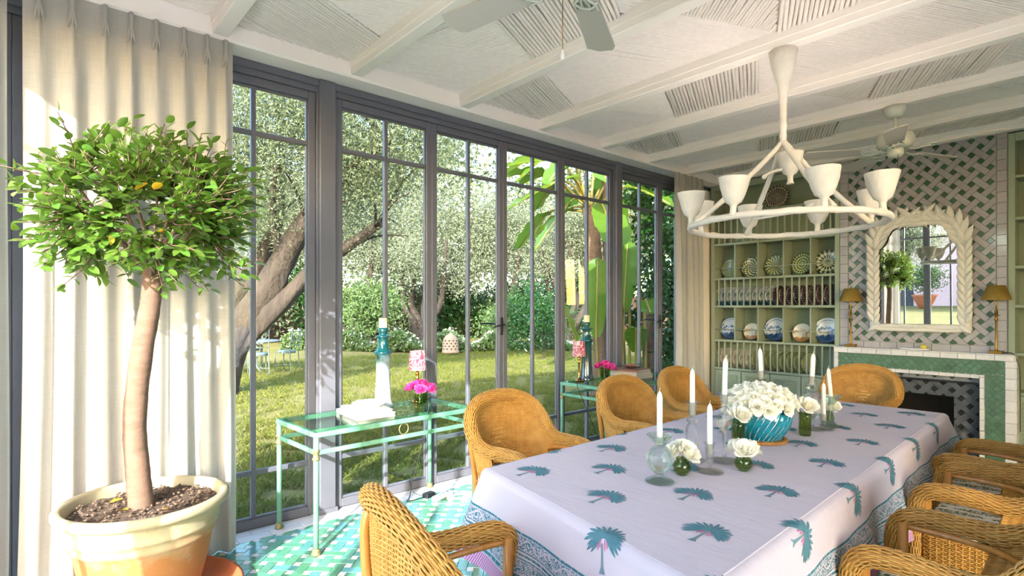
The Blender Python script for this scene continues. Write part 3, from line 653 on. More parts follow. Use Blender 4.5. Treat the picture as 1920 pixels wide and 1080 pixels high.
# ---------------------------------------------------------------- curtains
def curtain_mat():
    k = N('cream_linen'); v = k.coord('Object', (1, 1, 1)); w1 = k.noise(k.coord('Object', (220, 220, 6)), 1, 3); w2 = k.noise(k.coord('Object', (7, 7, 260)), 1, 3)
    h = k.math('ADD', w1, w2); col = k.mix(k.ramp(h, .7, 1.3), srgb('b4afaa'), srgb('a8a29b'))
    return k.finish(col, .85, nrm=k.bump(k.math('ADD', h, k.math('MULTIPLY', k.noise(v, 9, 4), 1.5)), .18, .004), trans=.13, tcol=srgb('c6bfb6'))
m_curt = curtain_mat()
def curtain(name, fx, a0, a1, npl, ztop, amp, label, seed, flare=0, lean=0.0):
    """fx(a, d, z) -> point; a along the track, d out into the room"""
    g = random.Random(seed); nu, nv = npl*18+1, 30; ph = [g.uniform(-.6, .6) for _ in range(npl+1)]; am = [g.uniform(.6, 1.3) for _ in range(npl+1)]; sp = [g.uniform(.75, 1.3) for _ in range(npl)]
    cum = [0]
    for q in sp: cum.append(cum[-1]+q)
    V = []
    for j in range(nv+1):
        v = j/nv; z = ztop*(1-v)
        for i in range(nu):
            s = i/(nu-1)*npl; kk = min(int(s), npl-1); f = s-kk; w = .5-.5*math.cos(2*PI*f)
            a = a0+(a1-a0)*(cum[kk]+f*sp[kk])/cum[-1]
            hv = min(1, v/.12); pin = (1-hv)
            sharp = math.exp(-((f-.5)/.07)**2)
            d = amp*(am[kk]*(.35+.65*v**.6)*w*hv+pin*.55*sharp)+amp*.25*math.sin(s*2.1+v*3+ph[kk])*v
            a += .012*math.sin(v*4+kk*1.7)*v+flare*v**2*(s/npl-.5)*2
            V.append(fx(a, d+lean*v, z+.004))
    mb = MB(); mb.grid(V, nv+1, nu); t = obj(name, mb, m_curt, None, label=label, cat='curtain')
    hd = MB()
    for kk in range(npl):
        a = a0+(a1-a0)*(cum[kk]+.5*sp[kk])/cum[-1]
        for q in (-.011, 0, .011):
            hd.tube(cr([fx(a+q*.4, amp*.6, ztop-.005), fx(a+q*.2, amp*.62, ztop-.08), fx(a+q*.9, amp*.62+.006, ztop-.12), fx(a+q*1.6, amp*.45, ztop-.17)], 4), [.008]*5+[.007]*5+[.004, .003, .002], 6)
    obj('pinch_pleat', hd, m_curt, t, kind='stuff'); return t
lw = lambda a, d, z: (-3.635+d, a, z)
curtain('curtain', lw, .0, .955, 8, 3.045, .055, 'wide cream linen curtain behind the potted topiary', 3, .012, .015)
curtain('curtain', lw, -.5, -.055, 4, 3.045, .055, 'cream curtain cropped at the left edge of the picture', 5)
curtain('curtain', lw, 5.76, 6.38, 5, 3.045, .06, 'cream curtain in the far corner beside the plate rack', 8, .02, .02)
curtain('curtain', lambda a, d, z: (a, -.46+d, z), -3.5, -3.2, 3, 3.02, .05, 'cream curtain on the end wall, seen only in the mirror', 9)
# ---------------------------------------------------------------- green metal console tables
m_verd = M('verdigris_green_metal', '41876b', .45, .15, c2='89b39d', ns=9, amt=.55, bump=.12, bs=60, scale=(1, 1, .5))
m_gold = M('worn_gold_collar', 'a08a5c', .45, .5, c2='6f7a5c', ns=30)
m_gtop = glass('greenish_table_glass', 'e4f4ed', .1, .0, 1.5); m_gedge = glass('thick_glass_edge', '9fd4bf', .1, .02, 1.4)
CZ = .72
def console(loc, rz, W, L, label):
    t = empty('console_table', loc, rz, label=label, cat='console table', group='green metal console tables'); hw, hl = W/2, L/2
    for x in (-hw, hw):
        for y in (-hl, hl):
            lg = obj('leg', MB().tube([(x, y, .0), (x, y, CZ-.02)], .0155, 12), m_verd, t)
            obj('collar', MB().lathe([(.017, .555), (.023, .56), (.023, .568), (.017, .573), (.017, .6), (.021, .605), (.021, .612), (.017, .617)], 14, (x, y, 0)), m_gold, lg)
            obj('foot', MB().lathe([(.026, 0), (.028, .012), (.022, .022), (.024, .03), (.018, .04)], 14, (x, y, .001)), m_gold, lg)
    for x in (-hw, hw): obj('top_rail', MB().box(x-.016, x+.016, -hl-.016, hl+.016, CZ-.032, CZ-.002, .004), m_verd, t); obj('lower_rail', MB().box(x-.009, x+.009, -hl, hl, .585, .612, .003), m_verd, t)
    for y in (-hl, hl): obj('top_rail', MB().box(-hw, hw, y-.016, y+.016, CZ-.032, CZ-.002, .004), m_verd, t); obj('lower_rail', MB().box(-hw, hw, y-.009, y+.009, .585, .612, .003), m_verd, t)
    obj('ring', MB().tube([(hw, .035*math.cos(a*PI/12), .65+.035*math.sin(a*PI/12)) for a in range(24)], .004, 8, closed=True), m_gold, t)
    g = obj('glass_top', MB().box(-hw-.006, hw+.006, -hl-.006, hl+.006, CZ-.002, CZ+.007), m_gtop, t); return t
CZT = CZ+.0075
c1 = console((-3.49, 1.875, 0), math.radians(2.5), .55, 1.2, 'nearer verdigris green metal console table with glass top by the window')
console((-3.49, 4.62, 0), math.radians(0), .55, 1.28, 'farther green metal console table with glass top behind the wicker chairs')
# tall ceramic candlesticks with pillar candles
def glaze(name, lo, hi, z0, z1):
    k = N(name); tc = k.n('TexCoord'); sp = k.n('SeparateXYZ'); k.t.links.new(tc.outputs['Object'], sp.inputs[0])
    f = k.ramp(k.math('ADD', sp.outputs[2], k.math('MULTIPLY', k.math('SUBTRACT', k.noise(tc.outputs['Object'], 14, 5), .5), .22)), z0, z1)
    return k.finish(k.mix(f, srgb(lo), srgb(hi)), .15, coat=.6, nrm=k.bump(k.noise(tc.outputs['Object'], 20, 3), .08, .01))
m_wax = M('ivory_wax', 'efe3c0', .5, trans=.3); m_waxw = M('white_wax', 'f6f1ea', .45, trans=.3)
def pillar(loc, m, l1, l2):
    t = empty('candlestick', loc, label=l1, cat='candlestick')
    obj('body', MB().lathe([(.074, 0), (.076, .012), (.066, .03), (.06, .05), (.052, .2), (.05, .36), (.052, .375), (.066, .39), (.066, .4), (.05, .41), (.04, .43), (.036, .49), (.038, .5), (.057, .508), (.057, .516), (.03, .522), (.026, .53), (.033, .54), (.036, .575), (.03, .576), (0, .565)], 28, cap=False), m, t)
    c = empty('candle', (loc[0], loc[1], loc[2]+.5665), label=l2, cat='candle'); obj('wax', MB().lathe([(.0, 0), (.029, 0), (.03, .004), (.03, .076), (.027, .079), (0, .077)], 20, cap=False), m_wax, c); obj('wick', MB().tube([(0, 0, .076), (.001, 0, .084), (.003, 0, .09)], .0012, 5), m_dark, c)
pillar((-3.66, 1.975, CZT), glaze('turquoise_fading_glaze', 'bccbd0', '083c40', .06, .4), 'tall turquoise glazed ceramic candlestick fading to white on the nearer console', 'ivory pillar candle on the turquoise candlestick')
pillar((-3.66, 4.225, CZT), glaze('dark_teal_glaze', '33434c', '17494c', .1, .4), 'tall dark teal ceramic candlestick on the farther console', 'ivory pillar candle on the dark teal candlestick')
# small lamps with marbled shades
def marbled(name):
    k = N(name); v = k.coord('Object', (9, 9, 9)); n1 = k.noise(v, 1.1, 2, .5, 2.6); w = k.math('SINE', k.math('MULTIPLY', n1, 42)); col = k.mix(k.ramp(w, -.3, .5), srgb('a8324f'), srgb('f2dcd6')); col = k.mix(k.ramp(k.math('SINE', k.math('MULTIPLY', n1, 23)), .7, .9), col, srgb('d98fa0'))
    return k.finish(col, .7, trans=.25, tcol=srgb('f0c9c4'))
m_marb = marbled('pink_marbled_paper'); m_brass2 = M('polished_brass', 'c08f4f', .25, .95, c2='9a6a35', ns=10)
def small_lamp(loc, label, cord):
    t = empty('table_lamp', loc, label=label, cat='lamp', group='marbled shade lamps on the consoles')
    obj('base', MB().lathe([(.045, 0), (.046, .012), (.04, .018), (.02, .024), (.016, .03)], 20), m_brass2, t)
    obj('stem', MB().lathe([(.016, .028), (.009, .04), (.008, .17), (.014, .178), (.014, .186), (.008, .194), (.013, .21), (.013, .23), (.006, .24), (.005, .37)], 12), m_brass2, t)
    obj('lamp_shade', MB().lathe([(.066, .245), (.057, .392), (.055, .392), (.064, .245)], 32, cap=False), m_marb, t)
    obj('cord', MB().tube(cr(cord, 6), .003, 6), m_dark, t)
small_lamp((-3.655, 2.262, CZT), 'small lamp with pink marbled shade half hidden behind the magenta roses', [(.04, .0, .006), (.09, .05, .03), (.02, .12, .02), (-.07, .16, .01), (-.1, .17, -.1), (-.1, .12, -.35), (-.09, .0, -.6), (-.02, -.02, -.69), (.04, .03, -.71)])
small_lamp((-3.64, 4.09, CZT), 'small brass lamp with pink marbled shade on the farther console', [(.04, -.02, .006), (.1, -.1, .04), (.12, -.16, -.02), (.16, -.1, -.2), (.18, .05, -.5), (.2, .12, -.7)])
# rose mesh shared by every bloom
def rose_mesh(name, rad, open_=.5, seed=1):
    """unit rose: rings of cupped petals round a tight centre, lips curled outward"""
    g = random.Random(seed); mb = MB(); npet = 26
    for i in range(npet):
        f = i/(npet-1); a = i*2.39996+g.uniform(-.25, .25); Rf = (.14+.66*f**.85)*(.85+.3*open_*f); H = .98-.42*f*(.6+.6*open_); span = (1.25-.55*f)*g.uniform(.85, 1.1); V = []; wob = g.uniform(0, 6)
        for u in range(5):
            t = u/4
            for q in (-1, -.5, 0, .5, 1):
                r_ = Rf*math.sin(min(1, t*.95+.12)*PI/2)**.75*(1-max(0, .34-f)*2.2*t*t); z = H*t**1.15*(1-.16*abs(q)**2.2*t)-.12*f; lip = max(0, t-.62)/.38
                r_ += lip**1.6*(.10+.22*f)*(.6+.4*math.cos(q*2.2))+.02*math.sin(q*5+wob)*t; z -= lip**2*.13*f+.03*math.sin(q*4+wob)*lip
                th = a+q*span*(.55+.45*math.sin(PI*min(1, t*.75+.12))); V.append((math.cos(th)*r_, math.sin(th)*r_, z-.25))
        mb.grid(V, 5, 5)
    return mb.mesh(name)
m_rosew = M('white_rose_petal', 'fbf9f2', .6, c2='f8f4e6', ns=3, trans=.22, tcol='fbf7e8'); m_rosem = M('magenta_rose_petal', 'e0309a', .55, c2='f06ab8', ns=2, trans=.3, tcol='f05ab5')
m_stem = M('rose_stem_green', '5b7a35', .6, c2='43602a', ns=30)
rw = [rose_mesh('white_rose', 1, o, s) for o, s in ((.2, 1), (.5, 2), (.8, 3))]; rm = [rose_mesh('magenta_rose', 1, o, s) for o, s in ((.3, 4), (.7, 5))]
for m_ in rw: m_.materials.append(m_rosew)
for m_ in rm: m_.materials.append(m_rosem)
def rose(ms, loc, rad, tilt, base, label, group, stem=True, nm='rose'):
    """tilt: outward direction vector; the stem runs down to base"""
    o = obj(nm, R.choice(ms), None, None, loc); o.scale = (rad,)*3; o.rotation_mode = 'QUATERNION'; o.rotation_quaternion = Vector(tilt).to_track_quat('Z', 'Y') @ Matrix.Rotation(R.uniform(0, 6), 3, 'Z').to_quaternion()
    tag(o, label, 'rose', group)
    if stem:
        mi_ = (Matrix.Translation(loc) @ o.rotation_quaternion.to_matrix().to_4x4() @ Matrix.Scale(rad, 4)).inverted(); p = cr([loc, Vector(loc)*.6+Vector(base)*.4+Vector(tilt)*-.01, base], 4)
        mb = MB().tube([mi_ @ Vector(q) for q in p], .0022/rad, 5); obj('stem', mb, m_stem, o)
    return o
m_vglass = glass('olive_green_glass', 'dbe5bc', .1, .02, 1.6); m_cglass = glass('clear_crystal', 'fbfdfc', .06, .0, 1.45); m_greenglass = glass('pale_green_glass', 'f6fbf8', .06, .0, 1.45)
def refr(name, tint, f):
    k = N(name); tr = k.n('BsdfTransparent'); tr.inputs[0].default_value = srgb(tint); g_ = k.n('BsdfGlass'); g_.inputs['Color'].default_value = srgb(tint); g_.inputs['IOR'].default_value = 1.42; g_.inputs['Roughness'].default_value = 0
    mx = k.n('MixShader'); mx.inputs[0].default_value = f; k.put(mx.inputs[1], tr.outputs[0]); k.put(mx.inputs[2], g_.outputs[0]); k.put(k.out.inputs[0], mx.outputs[0]); return k.m
m_cglass = refr('cut_crystal', 'fdfefd', .38); m_greenglass = refr('pale_green_crystal', 'f4fbf7', .4)
m_water = glass('vase_water', 'd9e2b8', .05, .0, 1.2)
def bouquet(loc, label, lab2, grp):
    v = empty('flower_vase', loc, label=label, cat='vase')
    obj('glass', MB().lathe([(0, 0), (.042, 0), (.048, .02), (.05, .06), (.047, .115), (.05, .12), (.047, .12), (.044, .1), (.045, .03), (.0, .012)], 16, fn=lambda g, r, z: r*(1+.03*math.cos(g*8)), cap=False), m_vglass, v)
    obj('water', MB().lathe([(0, .013), (.044, .022), (.045, .08), (0, .08)], 16, cap=False), m_water, v)
    for i in range(9):
        a = i*2.4; rr = .078 if i > 2 else .028; h = .165-(i > 2)*.03+R.uniform(-.01, .01); p = Vector(loc)+Vector((rr*math.cos(a), rr*math.sin(a), h)); b = Vector(loc)+Vector((-.02*math.cos(a), -.02*math.sin(a), .02))
        rose(rm, p, R.uniform(.045, .055), (math.cos(a)*rr*9, math.sin(a)*rr*9, 1), b, lab2, grp)
bouquet((-3.49, 2.19, CZT), 'ribbed green glass vase of magenta roses on the nearer console', 'magenta rose in the glass vase on the nearer console', 'magenta roses on the nearer console')
bouquet((-3.54, 4.37, CZT), 'ribbed green glass vase of magenta roses on the farther console', 'magenta rose in the glass vase on the farther console', 'magenta roses on the farther console')
m_page = M('book_pages', 'eae4d8', .8, scale=(1, 1, 60), c2='d6cfc0', ns=4)
def book(loc, w, l, h, rz, col, label, grp=None):
    t = empty('book', loc, rz, label=label, cat='book', group=grp); cm_ = M('book_cover_'+col, col, .45)
    mb = MB().box(-w/2, w/2, -l/2, l/2, 0, .0025); mb.box(-w/2, w/2, -l/2, l/2, h-.0025, h); mb.box(-w/2, -w/2+.003, -l/2, l/2, 0, h); obj('cover', mb, cm_, t); obj('pages', MB().box(-w/2+.003, w/2-.004, -l/2+.004, l/2-.004, .0026, h-.0026), m_page, t); return t
book((-3.47, 1.74, CZT), .27, .36, .028, 1.5, 'd9d4d4', 'lower large white book under the white dish on the nearer console', 'white books on the nearer console')
book((-3.475, 1.75, CZT+.0285), .25, .33, .018, 1.42, 'e4e0df', 'upper large white book under the white dish on the nearer console', 'white books on the nearer console')
d8 = empty('octagonal_dish', (-3.49, 1.79, CZT+.047), .3, label='white octagonal ceramic dish on top of the white books', cat='dish')
obj('dish', MB().lathe([(0, .003), (.06, .003), (.06, 0), (.07, .0), (.1, .018), (.125, .026), (.124, .03), (.098, .023), (.07, .008), (0, .008)], 8, smooth=False, cap=False), M('white_porcelain', 'f4f1ee', .25), d8)
for i, (w, l, h, col, lb) in enumerate(((.3, .34, .026, 'b9b3ad', 'bottom grey book of the stack on the farther console'), (.29, .34, .022, 'dcd2c6', 'second cream book of the stack on the farther console'), (.27, .32, .024, 'c9b49e', 'third tan book of the stack on the farther console'), (.27, .31, .02, '9c6a58', 'top russet book under the small bowl on the farther console'))):
    book((-3.5+.008*i, 4.73-.01*i, CZT+(0, .0262, .0485, .0727)[i]), w, l, h, 1.57+.06*(i-1), col, lb, 'books on the farther console')
bw = empty('bowl', (-3.49, 4.72, CZT+.0932), label='shallow dark square bowl of orange petals on the book stack', cat='bowl')
obj('bowl', MB().lathe([(0, 0), (.05, 0), (.06, .005), (.12, .03), (.118, .034), (.055, .01), (0, .008)], 4, smooth=False, cap=False), M('dark_lacquer', '5a4a47', .3), bw)
pp = MB()
for i in range(60):
    a = R.uniform(0, 6.3); r_ = .055*math.sqrt(R.random()); b = len(pp.v); pp.lathe([(0, -.006), (.009, 0), (0, .006)], 5, (r_*math.cos(a), r_*math.sin(a), .02+R.uniform(0, .012)), cap=False)
obj('dried_petals', pp, M('orange_petals', 'd4552a', .6, c2='a8321e', ns=40), bw, kind='stuff')
for i, y in enumerate((4.98, 5.1)):
    o = obj('tumbler', MB().lathe([(0, .0), (.032, 0), (.036, .1), (.034, .1), (.03, .012), (0, .01)], 18, fn=lambda g, r, z: r*(1+.02*math.cos(10*g)), cap=False), m_greenglass, None, (-3.66, y, CZT+.0005))
    tag(o, ('left' if i == 0 else 'right')+' pale green glass tumbler behind the books on the farther console', 'tumbler', 'glass tumblers on the farther console')
# power strip and white cable under the nearer console
ps = empty('power_adapter', (-3.6, 2.33, .001), .2, label='black plug adapter on the floor under the nearer console', cat='adapter')
obj('body', MB().box(-.03, .03, -.045, .045, 0, .035, .006), m_dark, ps); obj('cord', MB().tube(cr([(0, -.045, .015), (-.02, -.12, .008), (-.06, -.17, .006), (-.1, -.1, .02), (-.12, -.03, .25)], 6), .0035, 6), m_dark, ps)
pl = empty('power_strip', (-3.52, 2.4, .001), .3, label='white power strip on the floor beside the plug adapter', cat='power strip')
obj('body', MB().box(-.028, .028, -.1, .1, 0, .03, .006), M('white_plastic', 'f2f0ee', .4), pl)
for y in (-.05, .0, .05): obj('socket', MB().lathe([(.018, .0), (.019, .002), (.0, .001)], 14, (0, y, .0295)), M('socket_grey', 'c9c7c5', .5), pl)
pts = [(-3.42+.05*math.cos(i*.55)*(1+.3*math.sin(i*.21)), 2.52+.11*math.sin(i*.55+.4)*(1+.25*math.cos(i*.17)), .006+.004*(i % 5)) for i in range(46)]
tag(obj('cable', MB().tube(cr(pts, 3), .0035, 6), D.materials['white_plastic']), 'coiled white cable lying on the tiles under the nearer console', 'cable')
# ---------------------------------------------------------------- dining table under a block-printed cloth
QT = [(-1.91, 1.49), (-.68, 1.24), (-.83, 4.59), (-1.955, 4.605)]
qc = (sum(p[0] for p in QT)/4, sum(p[1] for p in QT)/4); rB = .035
def inset(poly, d):
    out = []; n = len(poly)
    for i in range(n):
        a, b, c = Vector(poly[i-1]), Vector(poly[i]), Vector(poly[(i+1) % n]); n1 = Vector((-(b-a).y, (b-a).x)).normalized(); n2 = Vector((-(c-b).y, (c-b).x)).normalized()
        m = (n1+n2).normalized(); out.append(tuple(b+m*d/m.dot(n1)))
    return out
QI = inset(QT, rB); ZT = .752; DROP = .375
tb = empty('dining_table', (0, 0, 0), label='long dining table on green metal legs under the palm printed cloth', cat='table')
obj('tabletop', MB().prism(inset(QT, .034), .705, ZT-.006, .002), M('table_wood', '7b6a55', .6), tb)
for x, y in ((-1.76, 1.68), (-.84, 1.5), (-.95, 4.42), (-1.82, 4.42)): obj('leg', MB().lathe([(.03, 0), (.03, .015), (.024, .03), (.024, .704)], 14, (x, y, 0)), m_verd, tb)
edges = []; acc = 0
for i in range(4):
    a, b = QI[i], QI[(i+1) % 4]; L = math.dist(a, b); edges.append((a, b, L, acc, ((b[1]-a[1])/L, -(b[0]-a[0])/L))); acc += L
PER = acc
def drape(c, n, e, s, kc=0):
    """closest point c on the table edge, outward normal n, arc length e past the edge"""
    if e <= 0: return (c[0], c[1], ZT)
    w = max(0, e-.06)/.32; wav = .016*w*(math.sin(s*9.1)+.6*math.sin(s*21+1.3)); a = min(e/rB, PI/2); out = rB*math.sin(a); z = ZT-rB*(1-math.cos(a)); r_ = e-rB*PI/2
    if r_ > 0: fl = .16+.2*kc; out += r_*fl+wav; z -= r_*math.sqrt(1-fl*fl)
    return (c[0]+n[0]*out, c[1]+n[1]*out, z)
def cloth(p):
    """cloth-plane point -> 3D"""
    best = None; inside = True
    for a, b, L, s0, nn in edges:
        dx, dy = p[0]-a[0], p[1]-a[1]
        if dx*nn[0]+dy*nn[1] > 0: inside = False
        t = max(0, min(1, (dx*(b[0]-a[0])+dy*(b[1]-a[1]))/L/L)); c = (a[0]+(b[0]-a[0])*t, a[1]+(b[1]-a[1])*t); d = math.dist(c, p)
        if best is None or d < best[0]: best = (d, c, s0+t*L, nn)
    if inside: return (p[0], p[1], ZT)
    d, c, s, nn = best; n = ((p[0]-c[0])/d, (p[1]-c[1])/d) if d > 1e-6 else nn
    return drape(c, n, d, s, max(0, 1-(min(math.dist(c, q) for q in QI)/.16))**2)
es = [0]+[rB*PI/2*i/8 for i in range(1, 9)]+[rB*PI/2+(DROP-rB*PI/2)*i/12 for i in range(1, 13)]
per = []
for i, (a, b, L, s0, nn) in enumerate(edges):
    k = int(L/.03)
    for j in range(k): t = j/k; per.append(((a[0]+(b[0]-a[0])*t, a[1]+(b[1]-a[1])*t), nn, s0+t*L))
    n2 = edges[(i+1) % 4][4]; a1, a2 = math.atan2(nn[1], nn[0]), math.atan2(n2[1], n2[0]); da = (a2-a1) % (2*PI)
    for j in range(11): g = a1+da*j/11; per.append((b, (math.cos(g), math.sin(g)), s0+L))
V = []; UVv = []
for e in es:
    for c, n, s in per:
        hemw = 1+.05*math.sin(s*5) if e > .3 else 1
        V.append(drape(c, n, e*hemw if e > .3 else e, s, max(0, 1-(min(math.dist(c, q) for q in QI)/.16))**2)); UVv.append((s+math.atan2(n[1], n[0])*.25, e))
mb = MB(); mb.grid(V, len(es), len(per), True, True); top = tuple(range(len(per))); mb.f.append(top); mb.sm.append(False)
k = N('block_printed_tablecloth'); uvn = k.n('UVMap'); sp = k.n('SeparateXYZ'); k.t.links.new(uvn.outputs[0], sp.inputs[0]); s_, e_ = sp.outputs[0], sp.outputs[1]
band = lambda a, b: k.math('MULTIPLY', k.math('GREATER_THAN', e_, a), k.math('LESS_THAN', e_, b))
line = None
for a, b in ((.162, .171), (.222, .227), (.234, .243), (.25, .255), (.305, .315)):
    q = band(a, b); line = q if line is None else k.math('ADD', line, q)
mp = k.n('Mapping'); k.t.links.new(uvn.outputs[0], mp.inputs[0]); n1 = k.noise(mp.outputs[0], 30, 2, .5, 1.2); vor = k.n('TexVoronoi'); k.t.links.new(mp.outputs[0], vor.inputs['Vector']); vor.inputs['Scale'].default_value = 26
sw = k.math('GREATER_THAN', k.math('ADD', k.math('SINE', k.math('MULTIPLY', n1, 46)), k.math('SINE', k.math('MULTIPLY', vor.outputs['Distance'], 34))), -.1)
vine = k.math('LESS_THAN', k.math('ABSOLUTE', k.math('SUBTRACT', e_, k.math('ADD', .196, k.math('MULTIPLY', k.math('SINE', k.math('MULTIPLY', s_, 52)), .015)))), .0028)
pat = k.math('MULTIPLY', k.math('ADD', band(.174, .22), band(.258, .302)), k.math('MULTIPLY', sw, k.math('SUBTRACT', 1, vine)))
ink = k.math('MINIMUM', k.math('ADD', line, pat), 1); fade = k.math('MULTIPLY', ink, k.ramp(k.noise(mp.outputs[0], 60, 3), .2, .5))
col = k.mix(fade, srgb('c8bcc8'), srgb('2f7383')); st_ = k.math('GREATER_THAN', k.math('SINE', k.math('ADD', k.math('MULTIPLY', s_, 620), k.math('MULTIPLY', e_, 260))), -.35)
col = k.mix(k.math('MULTIPLY', band(.318, .6), st_), col, srgb('b25c9c')); ov = k.coord('Object')
m_cloth = k.finish(col, .75, nrm=k.bump(k.math('ADD', k.math('MULTIPLY', k.noise(k.coord('Object', (1.2, 3, 1)), 4, 5, .6), 1.6), k.math('MULTIPLY', k.noise(ov, 300, 2), .12)), .22, .012), spec=.25)
me = mb.mesh('tablecloth'); uvl = me.uv_layers.new(name='UVMap'); li = np.zeros(len(me.loops), np.int32); me.loops.foreach_get('vertex_index', li); uv = np.array(UVv, np.float32)[li]
uv.shape = (-1, 2); uvl.data.foreach_set('uv', uv.ravel())
tc = obj('tablecloth', me, m_cloth, None, label='white tablecloth block printed with teal palm trees and a patterned teal border', cat='tablecloth')
# the seam across the wrap-around of s is at the near left corner; palms are thin printed motifs following the cloth
m_frond = M('teal_print_ink', '5a8490', .75, c2='4c7482', ns=60, spec=.2); m_trunk = M('slate_print_ink', '66808c', .75, c2='728b96', ns=80, spec=.2); m_pink = M('pink_print_ink', 'c4709c', .75, spec=.2)
def palm_print(base, sc, var):
    g = random.Random(var); mb = MB(); mats = []
    def put(q, h=.0016):
        P = cloth((base[0]+(q[0]*1-q[1]*.037)*sc, base[1]+(q[1]+q[0]*.037)*sc)); P1 = cloth((base[0]+q[0]*sc+.004, base[1]+q[1]*sc)); P2 = cloth((base[0]+q[0]*sc, base[1]+q[1]*sc+.004)); n = (Vector(P1)-Vector(P)).cross(Vector(P2)-Vector(P))
        n = n.normalized() if n.length > 1e-9 else Vector((0, 0, 1)); n = -n if n.z < -.2 else n; return tuple(Vector(P)+n*h)
    def strip(cl, ws, mi, h=.0016):
        V = []
        for i, c in enumerate(cl):
            a = Vector(cl[min(i+1, len(cl)-1)])-Vector(cl[max(i-1, 0)]); a = a.normalized() if a.length else Vector((0, 1)); nn = Vector((-a.y, a.x))*ws[i]
            V += [put(Vector(c)+nn, h), put(Vector(c)-nn, h)]
        f = [(2*i, 2*i+1, 2*i+3, 2*i+2) for i in range(len(cl)-1)]; mb.add(V, f); mats.extend([mi]*len(f))
    strip([(0, y) for y in (0, .01, .02, .04, .06, .08, .105)], [.014, .009, .0052, .0042, .0036, .0032, .003], 1)
    for i in range(19):
        a = math.radians(-38+256*i/18); L = .07*(1+.12*math.sin(a))*g.uniform(.9, 1.08); cl = []
        for j in range(8):
            t = j/7; x = math.cos(a)*L*t*(1.15); y = .105+math.sin(a)*L*t*.9-(.022*t*t*(abs(math.cos(a)))); cl.append((x+.004*math.sin(t*3), y))
        strip(cl, [.0012, .0018, .0028, .0042, .0052, .0054, .0044, .001], 0, .0016+.00001*i)
    for x, L in ((-.018, .03), (-.009, .022), (.012, .03), (.022, .024)): strip([(x*.6, .095), (x, .095-L*.5), (x*1.1, .095-L)], [.0012, .0028, .0022], 2, .0019)
    me = mb.mesh('palm_print')
    for m_ in (m_frond, m_trunk, m_pink): me.materials.append(m_)
    me.polygons.foreach_set('material_index', mats); obj('palm_print', me, None, tc)
vi = 0
for c_ in range(-2, 8):
    for j in range(-2, 7):
        y0 = 1.50+.01*c_+.5565*j+(.278 if c_ % 2 else 0); p = (-.889-.205*c_-.037*(y0-1.5), y0)
        cy = (p[0], p[1]+.1); lim = .15
        if all(((cy[0]-a[0])*nn[0]+(cy[1]-a[1])*nn[1]) < lim-.07 for a, b, L, s0, nn in edges) and all(((p[0]-a[0])*nn[0]+(p[1]-a[1])*nn[1]) < .155 for a, b, L, s0, nn in edges): palm_print(p, 1.0, vi); vi += 1

# ---------------------------------------------------------------- centrepiece
ZC0 = ZT+.0005
m_rattan = M('woven_straw', 'b07a3a', .6, c2='8a5a26', ns=60, bump=.3, bs=120)
tv = empty('trivet', (-1.325, 2.91, ZC0), label='round braided straw trivet under the turquoise bowl', cat='trivet'); mb = MB()
for q in range(3):
    mb.tube([((.118+.011*math.cos(a*PI/60*22+q*2.09))*math.cos(a*PI/60), (.118+.011*math.cos(a*PI/60*22+q*2.09))*math.sin(a*PI/60), .009+.004*math.sin(a*PI/60*22+q*2.09)) for a in range(120)], .0075, 6, closed=True)
obj('braided_rim', mb, m_rattan, tv); obj('mat', MB().lathe([(0, .001), (.115, .001), (.115, .009), (0, .01)], 32, cap=False), m_rattan, tv)
k = N('turquoise_ribbed_glaze'); t_ = k.n('TexCoord'); sp = k.n('SeparateXYZ'); k.t.links.new(t_.outputs['Object'], sp.inputs[0]); an = k.math('ARCTAN2', sp.outputs[1], sp.outputs[0])
ph_ = k.math('SINE', k.math('ADD', k.math('MULTIPLY', an, 30), k.math('MULTIPLY', sp.outputs[2], -105))); no = k.noise(t_.outputs['Object'], 30, 4)
col = k.mix(k.ramp(no, .35, .7), srgb('128397'), srgb('0d5f74')); col = k.mix(k.math('MULTIPLY', k.ramp(ph_, .88, 1.0), k.ramp(no, .42, .62)), col, srgb('d3e3e6'))
m_turq = k.finish(col, .15, coat=.6)
bl = empty('flower_bowl', (-1.325, 2.91, ZC0+.0175), label='turquoise spirally ribbed ceramic bowl holding the white roses on the trivet', cat='bowl')
prof = [(0, 0), (.095, 0), (.105, .006), (.135, .05), (.15, .09), (.153, .12), (.145, .155), (.14, .16), (.136, .155), (.143, .12), (.12, .05), (0, .02)]
pr = cr(prof, 3); obj('bowl', MB().lathe([tuple(q) for q in pr], 132, fn=lambda g, r, z: r*(1+.022*math.sin(30*g-105*z)) if r > .1 else r, cap=False), m_turq, bl)
obj('foliage', MB().lathe([(0, .15), (.13, .145), (.12, .17), (.07, .215), (0, .235)], 18, cap=False), M('rose_leaf_green', '4d6a35', .6, c2='6d8a48', ns=40), bl)
cx0, cy0, cz0 = -1.325, 2.91, ZC0+.0175+.15; n = 54
for i in range(n):
    f = (i+.5)/n; el = math.acos(1-f*1.0) if f < 1 else PI/2; az = i*2.39996; rr = .165; d = Vector((math.sin(el)*math.cos(az), math.sin(el)*math.sin(az), math.cos(el)))
    p = Vector((cx0+d.x*rr, cy0+d.y*rr, cz0+.012+d.z*.105)); rose(rw, p, R.uniform(.040, .048), (d.x, d.y, d.z*1.2+.15), (cx0, cy0, cz0-.05), 'white rose packed into the turquoise ribbed bowl', 'white roses in the turquoise bowl', stem=False)
